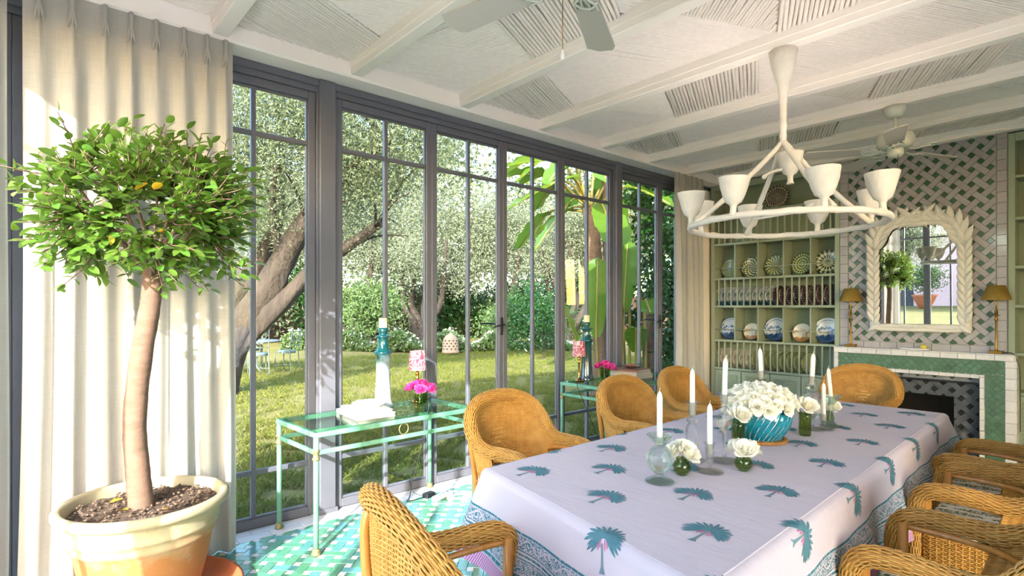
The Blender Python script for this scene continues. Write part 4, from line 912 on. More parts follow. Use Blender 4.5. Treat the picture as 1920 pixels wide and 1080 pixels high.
def small_vase(loc, label, lr, n, rad, h=.065, tall=False, fl=.04):
    v = empty('bud_vase', loc, label=label, cat='vase', group='green bud vases')
    pr = [(0, 0), (.02, 0), (.033, .016), (.037, .034), (.03, .054), (.021, .062), (.024, .07), (.021, .07), (.018, .06), (.027, .05), (.033, .034), (.028, .015), (0, .007)] if not tall else [(0, 0), (.028, 0), (.031, .01), (.031, .1), (.033, .125), (.03, .125), (.028, .1), (.027, .012), (0, .009)]
    obj('glass', MB().lathe(pr, 20, fn=lambda g, r, z: r*(1+.03*math.cos(g*9)), cap=False), D.materials['moss_green_glass'], v)
    for i in range(n):
        a = i*2*PI/n+loc[1]*5; z = (.135 if tall else .072)+rad*.45+R.uniform(0, .012); q = fl*(0.9 if n > 1 else 0)
        lat = sorted(range(n), key=lambda j: .66*math.cos(j*2*PI/n+loc[1]*5)+.75*math.sin(j*2*PI/n+loc[1]*5)).index(i)
        rose(rw, Vector(loc)+Vector((q*math.cos(a), q*math.sin(a), z)), rad*R.uniform(1.0, 1.2), (math.cos(a)*.75, math.sin(a)*.75, .8), Vector(loc)+Vector((0, 0, .02)), {3: ['left', 'middle', 'right'], 4: ['leftmost', 'left inner', 'right inner', 'rightmost']}[n][lat]+' '+lr, 'white roses in '+lr.split(' in ')[-1])
glass('moss_green_glass', 'd6e0b4', .1, .02, 1.5)
small_vase((-1.267, 2.064, ZC0), 'small round green glass vase beside the clear bulb candlestick', 'open white rose in the vase beside the bulb candlestick', 3, .05)
small_vase((-1.124, 2.313, ZC0), 'small round green glass vase nearest the bowl front', 'full white rose in the vase in front of the bowl', 3, .047)
small_vase((-1.34, 2.70, ZC0), 'green glass vase partly hidden behind the crystal candlestick', 'white rose in the vase left of the bowl', 4, .045, tall=True)
small_vase((-1.21, 3.2, ZC0), 'taller green glass vase just beyond the bowl on its right', 'creamy rose in the tall vase right of the bowl', 3, .05, tall=True)
small_vase((-1.253, 3.658, ZC0), 'small green glass vase farthest along the table', 'white rose in the farthest table vase', 3, .05)
def taper(loc, z0, z1, label, lean=(0, 0), r=.0115):
    t = empty('taper_candle', (loc[0], loc[1], ZC0+z0), label=label, cat='candle', group='white taper candles'); h = z1-z0
    obj('wax', MB().lathe([(0, 0), (r*.95, .0), (r, .004), (r*.98, h-.03), (r*.8, h-.014), (r*.3, h-.003), (0, h)], 14, cap=False), m_waxw, t); obj('wick', MB().tube([(0, 0, h-.002), (.001, 0, h+.006), (.003, 0, h+.012)], .0011, 5), m_waxw, t); t.rotation_euler = (lean[0], lean[1], 0)
def stick(loc, prof, label, mat, n=20, fn=None):
    t = empty('candlestick', (loc[0], loc[1], ZC0), label=label, cat='candlestick', group='glass candlesticks'); obj('glass', MB().lathe([tuple(q) for q in cr(prof, 3)], n, fn=fn, cap=False), mat, t); return t
A = (-1.27, 1.908); stick(A, [(0, .004), (.03, .002), (.054, .003), (.057, .007), (.04, .016), (.016, .03), (.03, .045), (.05, .075), (.053, .1), (.042, .128), (.02, .147), (.018, .152), (.032, .165), (.05, .185), (.052, .189), (.049, .188), (.016, .158)], 'clear bulb-bodied glass candlestick with green rim nearest the camera', m_greenglass)
taper(A, .152, .365, 'white taper candle in the green-rimmed bulb candlestick')
A = (-1.349, 2.286); stick(A, [(0, .003), (.05, .003), (.055, .006), (.02, .02), (.013, .05), (.026, .07), (.03, .1), (.028, .15), (.018, .172), (.026, .18), (.024, .19), (.014, .198), (.018, .21), (.018, .258), (.03, .266), (.028, .268), (.014, .262), (.013, .208)], 'slender fluted crystal candlestick left of the open white roses', m_cglass, 24, lambda g, r, z: r*(1+.05*math.cos(g*10)) if .05 < z < .17 else r)
taper(A, .208, .42, 'white taper candle in the fluted crystal candlestick')
A = (-1.208, 2.185); stick(A, [(0, .003), (.05, .003), (.053, .006), (.016, .014), (.008, .03), (.012, .042), (.018, .05), (.012, .062), (.018, .076), (.02, .118), (.027, .122), (.025, .123), (.016, .116), (.014, .076)], 'lowest clear glass candlestick between the two front vases', m_cglass)
taper(A, .077, .292, 'white taper candle in the lowest clear candlestick')
A = (-1.249, 2.387); stick(A, [(0, .003), (.06, .003), (.065, .007), (.02, .016), (.009, .03), (.009, .13), (.03, .16), (.034, .2), (.02, .216), (.014, .225), (.022, .238), (.014, .25), (.016, .265), (.019, .296), (.048, .301), (.049, .304), (.02, .303), (.013, .26)], 'tall crystal candlestick with wide drip plate left of the bowl', m_cglass)
taper(A, .262, .472, 'white taper candle in the drip-plate candlestick left of the bowl', (0.02, .04))
A = (-1.43, 3.16); stick(A, [(0, .003), (.055, .003), (.06, .007), (.02, .016), (.01, .03), (.012, .2), (.02, .25), (.017, .31), (.045, .333), (.046, .336), (.018, .334), (.013, .29)], 'crystal candlestick behind the rose bowl', m_cglass)
taper(A, .29, .465, 'white taper candle rising behind the rose bowl', (0, -.05), .0125)
A = (-1.242, 3.38); stick(A, [(0, .003), (.06, .003), (.066, .007), (.02, .018), (.012, .04), (.036, .08), (.048, .15), (.046, .2), (.03, .215), (.022, .228), (.034, .244), (.03, .258), (.016, .268), (.018, .296), (.046, .302), (.046, .305), (.02, .304), (.014, .265)], 'tall crystal candlestick with goblet body beyond the bowl', m_cglass)
taper(A, .256, .437, 'tallest white taper candle in the goblet candlestick beyond the bowl', (0, .05), .013)
A = (-1.2, 3.56); stick(A, [(0, .003), (.055, .003), (.06, .006), (.02, .02), (.012, .06), (.014, .12), (.03, .15), (.05, .175), (.052, .18), (.049, .178), (.014, .13)], 'green flared glass candlestick next to the far head chair', m_greenglass)
taper(A, .132, .342, 'leaning white taper candle in the green flared candlestick', (0, -.08))
A = (-1.2, 3.44); stick(A, [(0, .003), (.05, .003), (.053, .006), (.014, .016), (.009, .03), (.016, .044), (.018, .083), (.025, .088), (.023, .089), (.014, .082), (.013, .05)], 'low clear candlestick in front of the green flared one', m_cglass)
taper(A, .05, .267, 'white taper candle in the low candlestick near the farthest vase')
# ---------------------------------------------------------------- wicker armchairs
def wicker_mat(name, a, b):
    k = N(name); v = k.coord('Object', (1, 1, 1)); f = k.ramp(k.noise(v, 22, 4, .6), .3, .7); col = k.mix(f, srgb(a), srgb(b)); col = k.mix(k.math('MULTIPLY', k.ramp(k.noise(v, 140, 2), .55, .75), .5), col, srgb('875424'))
    return k.finish(col, .42, spec=.45, nrm=k.bump(k.noise(v, 400, 2), .15, .003))
m_wick = wicker_mat('golden_wicker', 'c9984f', 'b37f39'); m_wick2 = wicker_mat('inner_wicker', 'b8782f', 'a06628'); m_pole = M('rattan_pole', 'c98f4a', .35, c2='a86c2c', ns=30, scale=(1, 1, .2), coat=.2)
k = N('olive_leaf_print_fabric'); tcn = k.n('TexCoord'); sp = k.n('SeparateXYZ'); k.t.links.new(tcn.outputs['Object'], sp.inputs[0])
ux = k.math('ADD', k.math('MULTIPLY', sp.outputs[0], 15), k.math('MULTIPLY', k.noise(tcn.outputs['Object'], 9, 2), .5)); row = k.math('MULTIPLY', k.math('FLOOR', ux), .37); uy = k.math('ADD', k.math('MULTIPLY', sp.outputs[1], 4.2), row)
dx_ = k.math('MULTIPLY', k.math('SUBTRACT', k.math('FRACT', ux), .5), 2); dy_ = k.math('MULTIPLY', k.math('SUBTRACT', k.math('FRACT', uy), .5), 2)
el_ = k.math('ADD', k.math('MULTIPLY', k.math('MULTIPLY', dx_, dx_), 1.5), k.math('MULTIPLY', dy_, dy_)); lf = k.math('GREATER_THAN', k.noise(tcn.outputs['Object'], 95, 3, .6, .8), .47)
m_fab = k.finish(k.mix(k.math('MULTIPLY', k.math('LESS_THAN', el_, .86), lf), srgb('e9e3da'), srgb('5d6a35')), .85)
half = [(.262, .325, .06), (.262, .328, .3), (.262, .325, .49), (.262, .312, .57), (.262, .27, .612), (.263, .2, .624), (.268, .09, .622), (.28, -.01, .62), (.295, -.095, .65), (.293, -.155, .72), (.258, -.208, .805), (.18, -.243, .86), (.088, -.258, .884), (0, -.262, .89)]
rads = [.023, .025, .028, .031, .034, .034, .034, .035, .037, .038, .036, .035, .035, .035]
full = half+[(-x, y, z) for x, y, z in half[-2::-1]]; rfull = rads+rads[-2::-1]
rim = cr([tuple(p)+(r,) for p, r in zip(full, rfull)], 9); RP, RR = rim[:, :3], rim[:, 3]
def frames(P):
    t = np.gradient(P, axis=0); t /= np.linalg.norm(t, axis=1, keepdims=True); a = np.zeros_like(P); prev = np.array([1., 0, 0])
    for i in range(len(P)):
        v = prev-t[i]*prev.dot(t[i]); v /= np.linalg.norm(v); a[i] = v; prev = v
    return t, a, np.cross(t, a)
# resample the rim evenly
seg = np.linalg.norm(np.diff(RP, axis=0), axis=1); cum = np.concatenate([[0], np.cumsum(seg)]); LR = cum[-1]; ns_ = int(LR/.0105); sN = np.linspace(0, LR, ns_)
RP = np.stack([np.interp(sN, cum, RP[:, i]) for i in range(3)], 1); RR = np.interp(sN, cum, RR); _, RA, RB = frames(RP)
nst = 32; paths = []; nrms = []
for q in range(nst):
    g = 2*PI*q/nst+1.1*np.sin(sN*3.1)*.25; rad = RR*(.97+.10*np.sin(PI*sN/.03+(q % 2)*PI)); n = RA*np.cos(g)[:, None]*1.0+RB*np.sin(g)[:, None]; paths.append(RP+n*rad[:, None]); nrms.append(n)
V1, F1 = strands(np.array(paths), np.array(nrms), .0046, .0030)
wick_rim = npmesh('woven_rim', V1, F1, True); wick_core = MB().tube([tuple(p) for p in RP[::4]], [r*.86 for r in RR[::4]], 10).mesh('rim_core')
# back shell between the seat rail and the rim
iA = int(np.argmin(np.abs(RP[:, 0]-.283)+np.abs(RP[:, 1]+.0)*2+(RP[:, 0] < 0)*9)); iB = len(RP)-1-iA
base = cr([(.275, .06, .40), (.272, -.03, .40), (.25, -.12, .40), (.19, -.185, .40), (.1, -.212, .40), (0, -.22, .40), (-.1, -.212, .40), (-.19, -.185, .40), (-.25, -.12, .40), (-.272, -.03, .40), (-.275, .06, .40)], 12)
def along(P, u):
    s = np.concatenate([[0], np.cumsum(np.linalg.norm(np.diff(P, axis=0), axis=1))]); s /= s[-1]; return np.stack([np.interp(u, s, P[:, i]) for i in range(3)], -1)
topc = RP[iA:iB+1]
def shell(u, v):
    B = along(base, u); T = along(topc, u); w = v[..., None]; P = B*(1-w)+T*w
    P[..., 1] += -.02*np.sin(PI*v)*np.cos((u-.5)*PI); return P
def shell_n(u, v):
    e = 1e-3; a = shell(np.clip(u+e, 0, 1), v)-shell(np.clip(u-e, 0, 1), v); b = shell(u, np.clip(v+e, 0, 1))-shell(u, np.clip(v-e, 0, 1)); n = np.cross(a, b); return n/(np.linalg.norm(n, axis=-1, keepdims=True)+1e-9)
def woven(fn, nfn, nstk, nrow, samp, amp, rs, rw_, closed=False):
    parts = []; u = np.linspace(0, 1, nstk, endpoint=not closed); v = np.linspace(0, 1, 26); U, Vv = np.meshgrid(u, v, indexing='ij'); parts.append(strands(fn(U, Vv), nfn(U, Vv), rs, rs*.7))
    m = nstk*samp+(0 if closed else 1); uu = np.linspace(0, 1, m, endpoint=not closed); vv = (np.arange(nrow)+.5)/nrow; U, Vv = np.meshgrid(uu, vv, indexing='xy')
    ph = np.cos(PI*(U*(nstk if closed else nstk-1))+PI*(np.arange(nrow)[:, None] % 2)); n = nfn(U, Vv); parts.append(strands(fn(U, Vv)+n*(ph*amp)[..., None], n, rw_, rw_*.62, closed)); return join(parts)
Vb, Fb = woven(shell, shell_n, 34, 64, 2, .0042, .0068, .0044); wick_back = npmesh('woven_back', Vb, Fb, True)
# apron around the seat
ap = cr([(.27, .0, 0), (.27, .2, 0), (.262, .29, 0), (.2, .318, 0), (0, .325, 0), (-.2, .318, 0), (-.262, .29, 0), (-.27, .2, 0), (-.27, 0, 0), (-.262, -.09, 0), (-.2, -.185, 0), (0, -.22, 0), (.2, -.185, 0), (.262, -.09, 0)], 8, True); ap = np.concatenate([ap, ap[:1]])
def apr(u, v): P = along(ap, u % 1.0); P[..., 2] = .2+.215*v; return P
def apr_n(u, v):
    e = 2e-3; a = apr((u+e) % 1, v)-apr((u-e) % 1, v); n = np.stack([a[..., 1], -a[..., 0], np.zeros_like(a[..., 0])], -1); return n/(np.linalg.norm(n, axis=-1, keepdims=True)+1e-9)
Va, Fa = woven(apr, apr_n, 84, 24, 2, .0042, .0045, .0046, True); wick_apron = npmesh('woven_apron', Va, Fa, True)
motif = MB()
for i in range(-2, 3):
    for j in range(-2, 3):
        if abs(i)+abs(j) > 2: continue
        u, v = .5+i*.021, .5+j*.055; P = shell(np.array([u]), np.array([v]))[0]; n = shell_n(np.array([u]), np.array([v]))[0]; n = n if n[1] > 0 else -n; a = Vector((1, 0, 0)); nn = Vector(n); b = nn.cross(a).normalized(); c0_ = Vector(P)+nn*.006
        ring_ = [c0_+a*.017*math.cos(g*PI/4)+b*.012*math.sin(g*PI/4) for g in range(8)]; q = len(motif.v); motif.add([tuple(x) for x in ring_]+[tuple(c0_+nn*.007)], [(g, (g+1) % 8, 8) for g in range(8)], True)
def cushion():
    mb = MB(); V = []; nn = 40
    for z, f in ((.416, .93), (.42, .975), (.435, 1), (.455, 1), (.47, .97), (.478, .9), (.483, .6), (.484, .0)):
        for i in range(nn):
            g = 2*PI*i/nn; c, s = math.cos(g), math.sin(g); V.append((.245*f*math.copysign(abs(c)**.42, c), .05+.25*f*math.copysign(abs(s)**.42, s), z))
    return mb.grid(V, 8, nn, True, True)
def chair0():
    t = empty('wicker_armchair', (0, 0, 0), cat='chair', group='wicker armchairs round the table')
    r_ = obj('woven_rim', wick_rim, m_wick, t, kind=None); obj('rim_core', wick_core, m_wick2, r_)
    bk = obj('woven_back', wick_back, m_wick, t); obj('diamond_motif', motif.mesh('diamond_motif'), m_wick, bk)
    obj('woven_apron', wick_apron, m_wick, t)
    obj('seat_deck', MB().box(-.25, .25, -.17, .3, .395, .412, .004), m_wick2, t)
    obj('seat_cushion', cushion().mesh('seat_cushion'), m_fab, t)
    for sx in (-1, 1):
        obj('front_leg', MB().tube([(sx*.235, .285, .001), (sx*.235, .285, .6)], .019, 12), m_pole, t)
        obj('rear_leg', MB().tube(cr([(sx*.2, -.225, .001), (sx*.205, -.235, .4), (sx*.252, -.243, .72), (sx*.256, -.21, .81)], 5), .017, 12), m_pole, t)
        obj('arm_pole', MB().tube(cr([(sx*.24, .27, .582), (sx*.235, .12, .582), (sx*.25, 0, .565), (sx*.268, -.08, .53)], 5), .012, 8), m_pole, t)
    return t
CH = [((-2.47, 2.29), -91, 'wicker armchair on the window side, nearest to the camera, by the nearer console'),
      ((-2.42, 3.46), -92, 'wicker armchair second along the window side, in front of the farther console'),
      ((-2.5, 4.36), -90, 'wicker armchair farthest along the window side, near the corner curtain'),
      ((-1.69, 5.6), 183, 'wicker armchair at the far head of the table before the fireplace'),
      ((-1.375, 1.025), -11, 'wicker armchair at the near end of the table, seen from behind its back'),
      ((-.34, 2.39), 90, 'nearest wicker armchair on the right side of the table, printed cushion in view'),
      ((-.37, 3.36), 91, 'middle wicker armchair on the right side of the table'),
      ((-.43, 4.05), 89, 'farthest wicker armchair on the right side, only its arms in view')]
wc = chair0(); wc.location = (CH[0][0][0], CH[0][0][1], 0); wc.rotation_euler.z = math.radians(CH[0][1]); wc['label'] = CH[0][2]
for (x, y), a, lb in CH[1:]: dup(wc, (x, y, 0), math.radians(a), lb)
# ---------------------------------------------------------------- potted topiary
m_leafA = M('ficus_leaf', '5f8230', .34, c2='3a5a24', ns=3, amt=.9, rnd=.3, trans=.3, tcol='8fb045', coat=.2)
m_bark = M('ficus_bark', '755b4e', .85, c2='5c473a', ns=12, scale=(1, 1, 2.5), bump=.4, bs=30)
TX, TY = -3.2, .45
pot = empty('plant_pot', (TX, TY, 0), label='large terracotta pot with cream worn rim holding the topiary tree', cat='pot')
k = N('weathered_terracotta'); t_ = k.n('TexCoord'); sp = k.n('SeparateXYZ'); k.t.links.new(t_.outputs['Object'], sp.inputs[0]); no = k.noise(t_.outputs['Object'], 7, 6, .65)
f = k.ramp(k.math('ADD', sp.outputs[2], k.math('MULTIPLY', k.math('SUBTRACT', no, .5), .34)), .30, .43); col = k.mix(f, srgb('97653a'), srgb('9c9077')); col = k.mix(k.ramp(k.noise(t_.outputs['Object'], 18, 5), .62, .72), col, srgb('8c7a64'))
m_pot = k.finish(col, .8, nrm=k.bump(k.noise(t_.outputs['Object'], 60, 4), .2, .004))
prof = [(.215, .045), (.225, .05), (.262, .2), (.288, .33), (.296, .345), (.304, .352), (.306, .362), (.302, .372), (.308, .392), (.318, .4), (.321, .41), (.317, .42), (.324, .46), (.33, .478), (.352, .486), (.362, .5), (.362, .518), (.35, .53), (.33, .531), (.32, .518), (.312, .47), (.3, .44)]
obj('body', MB().lathe(prof, 64), m_pot, pot)
so = MB(); V = []
for i in range(13):
    for j in range(48): r_ = .318*i/12; V.append((r_*math.cos(j*PI/24), r_*math.sin(j*PI/24), .492-.012*(i/12)+R.uniform(-.008, .008)*(i > 0)))
so.grid(V, 13, 48, True, True); obj('soil', so, M('potting_soil', '5a4638', .95, c2='3d2f26', ns=40, bump=.8, bs=60), pot)
cl = MB()
for i in range(420):
    a, r_ = R.uniform(0, 6.3), .3*math.sqrt(R.random()); s = R.uniform(.004, .013); b = len(cl.v); cl.lathe([(0, -s*.6), (s, 0), (0, s*.7)], 5, (r_*math.cos(a), r_*math.sin(a), .492+s*.3), smooth=False, fn=lambda g, r, z: r*R.uniform(.6, 1.2), cap=False)
obj('soil_clods', cl, M('soil_clods', '6d5848', .95, c2='4a3a30', ns=50), pot, kind='stuff')
m_ter = M('terracotta', 'c06a3f', .8, c2='a9583a', ns=9, bump=.15, bs=50)
obj('saucer', MB().lathe([(0, .002), (.36, .002), (.4, .02), (.425, .05), (.43, .056), (.415, .056), (.39, .03), (.3, .02), (0, .02)], 56, cap=False), m_ter, None, (TX, TY, 0), label='round terracotta saucer under the topiary pot', cat='saucer')
tree = empty('topiary_tree', (TX, TY-.02, .48), label='standard ficus topiary with bare trunk and round leafy crown in the terracotta pot', cat='tree')
tp = cr([(0, 0, -.02), (.0, 0, .03), (-.012, -.012, .2), (-.02, -.022, .42), (0, 0, .72), (.02, .035, .98), (.015, .045, 1.15), (.0, .05, 1.3)], 6); tr_ = np.interp(np.linspace(0, 1, len(tp)), [0, .06, .2, .6, .85, 1], [.075, .06, .052, .048, .04, .025])
obj('trunk', MB().tube([tuple(q) for q in tp], [r*(1+R.uniform(-.03, .03)) for r in tr_], 16), m_bark, tree)
CC = Vector((.05, .035, 1.44)); RX = Vector((.44, .54, .47)); tips = []; tw = MB(); rg = random.Random(21)
for i in range(430):
    f = (i+.5)/430; z = 1-2*f; a = i*2.39996; q = math.sqrt(1-z*z); d = Vector((q*math.cos(a), q*math.sin(a), z)); lum = .74+.26*math.sin(d.x*5+1)*math.sin(d.y*4.3+2)*math.sin(d.z*4+.5)+rg.uniform(-.1, .16)
    if z < -.86: continue
    p = CC+Vector((d.x*RX.x*lum, d.y*RX.y*lum, d.z*RX.z*lum*(1 if z > 0 else .92)))
    if rg.random() < .06: p += d*.1
    if z < -.3 and rg.random() < .12: p += Vector((d.x*.06, d.y*.06, -rg.uniform(.08, .16)))
    tips.append((p, d))
main = []
for i in range(16):
    a = i*2.39996; e = Vector((.22*math.cos(a), .26*math.sin(a), 1.28+.3*((i*7) % 16)/16)); s0 = Vector((0.01, .045, 1.1+.012*i)); m_ = (s0+e)/2+Vector((0, 0, -.02)); tw.tube(cr([s0, m_, e], 4), [.012, .011, .01, .009, .008, .008, .007, .006, .005], 6); main.append(e)
leafT = []
for p, d in tips:
    e = min(main, key=lambda q: (q-p).length); mid = (e+p)/2+Vector((rg.uniform(-.03, .03), rg.uniform(-.03, .03), rg.uniform(-.04, .01))); c = cr([e, mid, p], 3); tw.tube(c, [.004, .0037, .0034, .003, .0027, .0023, .002][:len(c)], 4)
    for j in range(10):
        t = .3+.7*j/9; q = Vector(c[min(len(c)-1, int(t*(len(c)-1)))])+Vector((rg.uniform(-.012, .012),)*3); az = j*2.2+rg.uniform(-.5, .5); dirv = (d*.8+Vector((math.cos(az), math.sin(az), rg.uniform(-.4, .7)))).normalized()
        leafT.append((q, dirv, rg.uniform(.044, .07), rg.random()))
obj('twigs', tw, m_bark, tree)
def leaf_template():
    V = []; F = []
    prof = ((0, .04), (.14, .34), (.4, .5), (.68, .44), (.9, .2), (1, .0))
    for t, w in prof:
        for q in (-1, 0, 1): V.append((q*w*.5, t, .1*abs(q)*w*1.2-.16*t*t))
    for i in range(5):
        for j in (0, 1): F.append((i*3+j, i*3+j+1, i*3+4+j, i*3+3+j))
    return V, F
LV, LF = leaf_template(); lmesh = MB().add(LV, LF, True).mesh('leaf'); lmesh.materials.append(m_leafA)
m_leafY = M('yellow_leaf', 'd9a92c', .5, rnd=.1, trans=.3); lyel = MB().add(LV, LF, True).mesh('leaf'); lyel.materials.append(m_leafY)
camv = Vector((0, 0, 1.45))-Vector((TX, TY, .48)); leafT.sort(key=lambda e: (e[0]-camv).length)
def leaf_matrix(q, dv, L):
    y = dv.normalized(); upv = Vector((rg.uniform(-.9, .9), rg.uniform(-.9, .9), 1)); x = y.cross(upv).normalized(); z = x.cross(y); return Matrix.Translation(q) @ Matrix(((x.x, y.x, z.x, 0), (x.y, y.y, z.y, 0), (x.z, y.z, z.z, 0), (0, 0, 0, 1))) @ Matrix.Scale(L, 4)
for i, (q, dv, L, rr) in enumerate(leafT[:300]):
    o = obj('leaf', lyel if rr < .02 else lmesh, None, tree); o.matrix_basis = leaf_matrix(q, dv, L)
A4 = np.array([np.array(leaf_matrix(q, dv, L)) for q, dv, L, rr in leafT[300:]]); TV = np.c_[np.array(LV), np.ones(len(LV))]
VV = np.einsum('nij,kj->nki', A4, TV)[..., :3].reshape(-1, 3); FF = (np.array(LF)[None]+(np.arange(len(A4))*len(LV))[:, None, None]).reshape(-1, 4)
obj('foliage', npmesh('foliage', VV, FF, True), m_leafA, tree, kind='stuff')
for i, (x, y, a) in enumerate(((-.11, -.13, .4), (.06, -.08, 2), (.17, .05, 1))):
    o = obj('fallen_leaf', lyel, None, None, (TX+x, TY+y, .502), (R.uniform(-.3, .2), .1, a)); o.scale = (.06,)*3; tag(o, ('leftmost', 'middle', 'rightmost')[i]+' fallen yellow leaf lying on the potting soil', 'leaf', 'fallen leaves on the potting soil')

# ---------------------------------------------------------------- garden
k = N('dry_lawn'); v = k.coord('Object'); a = k.ramp(k.noise(v, .55, 5, .6), .35, .65); b = k.ramp(k.noise(v, 9, 5, .7), .3, .7); col = k.mix(a, srgb(dim('bcae66')), srgb(dim('9c9c50'))); col = k.mix(k.math('MULTIPLY', b, .55), col, srgb(dim('c9b07c')))
m_lawn = k.finish(col, .95, nrm=k.bump(k.noise(v, 60, 4), .6, .03), spec=.1)
def gh(x, y): return -.07+.03*math.sin(x*.7+y*.3)+.02*math.sin(y*1.1)
V = []; xs = np.concatenate([np.linspace(-70, -16, 28), np.linspace(-15, -4.05, 50)]); ys = np.concatenate([np.linspace(-12, 20, 90), np.linspace(22, 70, 20)])
for x in xs:
    for y in ys: V.append((x, y, gh(x, y)))
mb = MB(); mb.grid(V, len(xs), len(ys)); lawn = obj('ground', mb, m_lawn); lawn['kind'] = 'structure'
V = [(x, y, -.07) for x in np.linspace(-70, 40, 30) for y in list(np.linspace(-70, -12, 20))]; mb = MB(); mb.grid(V, 30, 20); mb.box(-4.05, 40, -12.2, -4, -.2, -.08); lw2 = obj('ground', mb, m_lawn); lw2['kind'] = 'structure'
pv2 = struct('bounce_terrace', MB().box(-3.9, 40, -4, -.6, -.2, -.075).box(2.75, 40, -.6, 60, -.2, -.075), M('pale_bounce_paving', 'dcd8da', .9, c2='cec9cb', ns=3))  # unseen terrace, added in a pale tone to bounce neutral light upwards
gr = np.random.default_rng(5)
def blades(name, n, fx, h, w, mat, label):
    P = fx(n); ang = gr.uniform(0, 2*PI, n); hh = h*gr.uniform(.5, 1.5, n); lean = gr.normal(0, .55, (n, 2))*hh[:, None]; dx = np.stack([np.cos(ang), np.sin(ang), 0*ang], 1)*w*.5
    tip = P+np.c_[lean, hh]; mid = P*.45+tip*.55+np.c_[-lean*.12, hh*.1]; V = np.stack([P-dx, P+dx, mid+dx*.7, tip], 1).reshape(-1, 3); return tag(obj(name, npmesh(name, V, np.arange(n*4).reshape(n, 4)), mat), label, 'grass', kind='stuff')
m_grass = M('grass_blade', dim('b6b458'), .6, c2=dim('86943c'), ns=2.2, amt=.7, trans=.35, tcol=dim('c6d25a'), spec=.2); m_grassdry = M('dry_grass_blade', dim('c9b878'), .7, c2=dim('a59a4a'), ns=2, trans=.3)
def region(x0, x1, y0, y1):
    def f(n):
        x = gr.uniform(x0, x1, n); y = gr.uniform(y0, y1, n); cl = np.sin(x*7+np.sin(y*5)*2)*np.sin(y*6+np.cos(x*4)*2) > -.35; x, y = x[cl], y[cl]; x = np.resize(x, n); y = np.resize(y, n); z = -.07+.03*np.sin(x*.7+y*.3)+.02*np.sin(y*1.1); return np.c_[x, y, z]
    return f
blades('grass', 52000, region(-7.5, -4.15, .3, 7.5), .05, .006, m_grass, 'short green grass growing on the lawn outside the windows')
blades('grass', 14000, region(-7.5, -4.15, .3, 7.5), .05, .006, m_grassdry, 'dry straw coloured grass among the green lawn')
blades('grass', 60000, region(-16, -7.5, 1, 14), .055, .011, m_grass, 'distant green grass on the sunny lawn')
# trees
m_olbark = M('olive_bark', dim('6f5b50', .13), .95, c2=dim('94806f', .17), ns=7, scale=(1, 1, .35), bump=.9, bs=14, bd=.06)
m_ol = M('olive_leaf', dim('a3b086'), .5, c2=dim('76895c'), ns=1.2, amt=.9, trans=.3, tcol=dim('c7d29c'), spec=.4); m_ol2 = M('silver_olive_leaf', dim('b4bc9a'), .55, c2=dim('8d9b72'), ns=.5, amt=.9, trans=.3, tcol=dim('d2d9ae'))
m_dkleaf = M('dark_glossy_leaf', dim('3c7a2c'), .4, c2=dim('245a20'), ns=1.5, amt=.9, trans=.25, tcol=dim('7fb53c')); m_ltleaf = M('light_green_leaf', dim('8fae60'), .5, c2=dim('6f9450'), ns=2, trans=.3, tcol=dim('b8d080')); m_farleaf = M('far_tree_leaf', dim('8b9a6c'), .6, c2=dim('6d8055'), ns=.3, trans=.2)
def gnarl(path, r0, r1, n=12, seed=1, k=.18):
    g = random.Random(seed); p = cr(path, 6); m = len(p); q = MB(); rr = [r0+(r1-r0)*(i/(m-1))**.8 for i in range(m)]; q.tube([tuple(a) for a in p], rr, n)
    for i in range(m):
        for j in range(n): c = Vector(p[i]); w = Vector(q.v[i*n+j]); f = 1+k*math.sin(j*2.1+i*.25+seed)+k*.5*math.sin(j*4.7-i*.6); q.v[i*n+j] = tuple(c+(w-c)*f)
    return q
def add_mb(a, b):
    return a.add(b.v, b.f, True)
def crown(centers, n, spread, seed, cl=.28):
    g = np.random.default_rng(seed); C = np.array(centers, float); w = C[:, 3]**2; idx = g.choice(len(C), n//26+1, p=w/w.sum()); d = g.normal(size=(len(idx), 3)); d /= np.linalg.norm(d, axis=1, keepdims=True); cc = C[idx, :3]+d*(C[idx, 3]*g.uniform(.25, 1, len(idx))**.6)[:, None]*np.array([1, 1, spread])
    k_ = np.repeat(np.arange(len(cc)), 26)[:n]; P = cc[k_]+g.normal(size=(len(k_), 3))*cl*np.array([1, 1, .8]); return P, g.normal(size=(len(k_), 3))+np.array([.2, -.2, .5])
bo = empty('olive_tree', (-10.6, 2.45, -.07), label='big leaning olive tree with forked dark trunk just outside the window left', cat='tree'); rel = lambda L: [(x+10.6, y-2.45, z+.07) for x, y, z in L]
tk = gnarl(rel([(-10.65, 2.44, -.15), (-10.3, 2.7, .85), (-9.69, 3.07, 1.70), (-9.41, 3.24, 2.22), (-8.95, 3.46, 2.85), (-8.39, 3.79, 3.5), (-7.8, 4.3, 4.1)]), .34, .07, 14, 1)
add_mb(tk, gnarl(rel([(-10.3, 2.75, .8), (-9.58, 3.21, 1.46), (-9.32, 3.65, 2.03), (-8.96, 4.05, 2.41), (-8.3, 4.5, 2.9)]), .2, .06, 12, 2))
add_mb(tk, gnarl(rel([(-10.5, 2.5, .4), (-10.47, 2.65, 1.46), (-10.19, 2.96, 2.06), (-10.04, 3.14, 2.43), (-9.88, 3.31, 3.0), (-9.7, 3.3, 3.9)]), .26, .06, 12, 3))
add_mb(tk, gnarl(rel([(-10.6, 2.4, .6), (-10.8, 2.3, 1.6), (-11.0, 2.0, 2.4), (-11.2, 1.6, 3.4)]), .24, .06, 12, 4)); add_mb(tk, gnarl(rel([(-9.4, 3.25, 2.2), (-9.2, 3.0, 2.9), (-8.7, 2.9, 3.6)]), .1, .03, 8, 5))
g5 = random.Random(5)
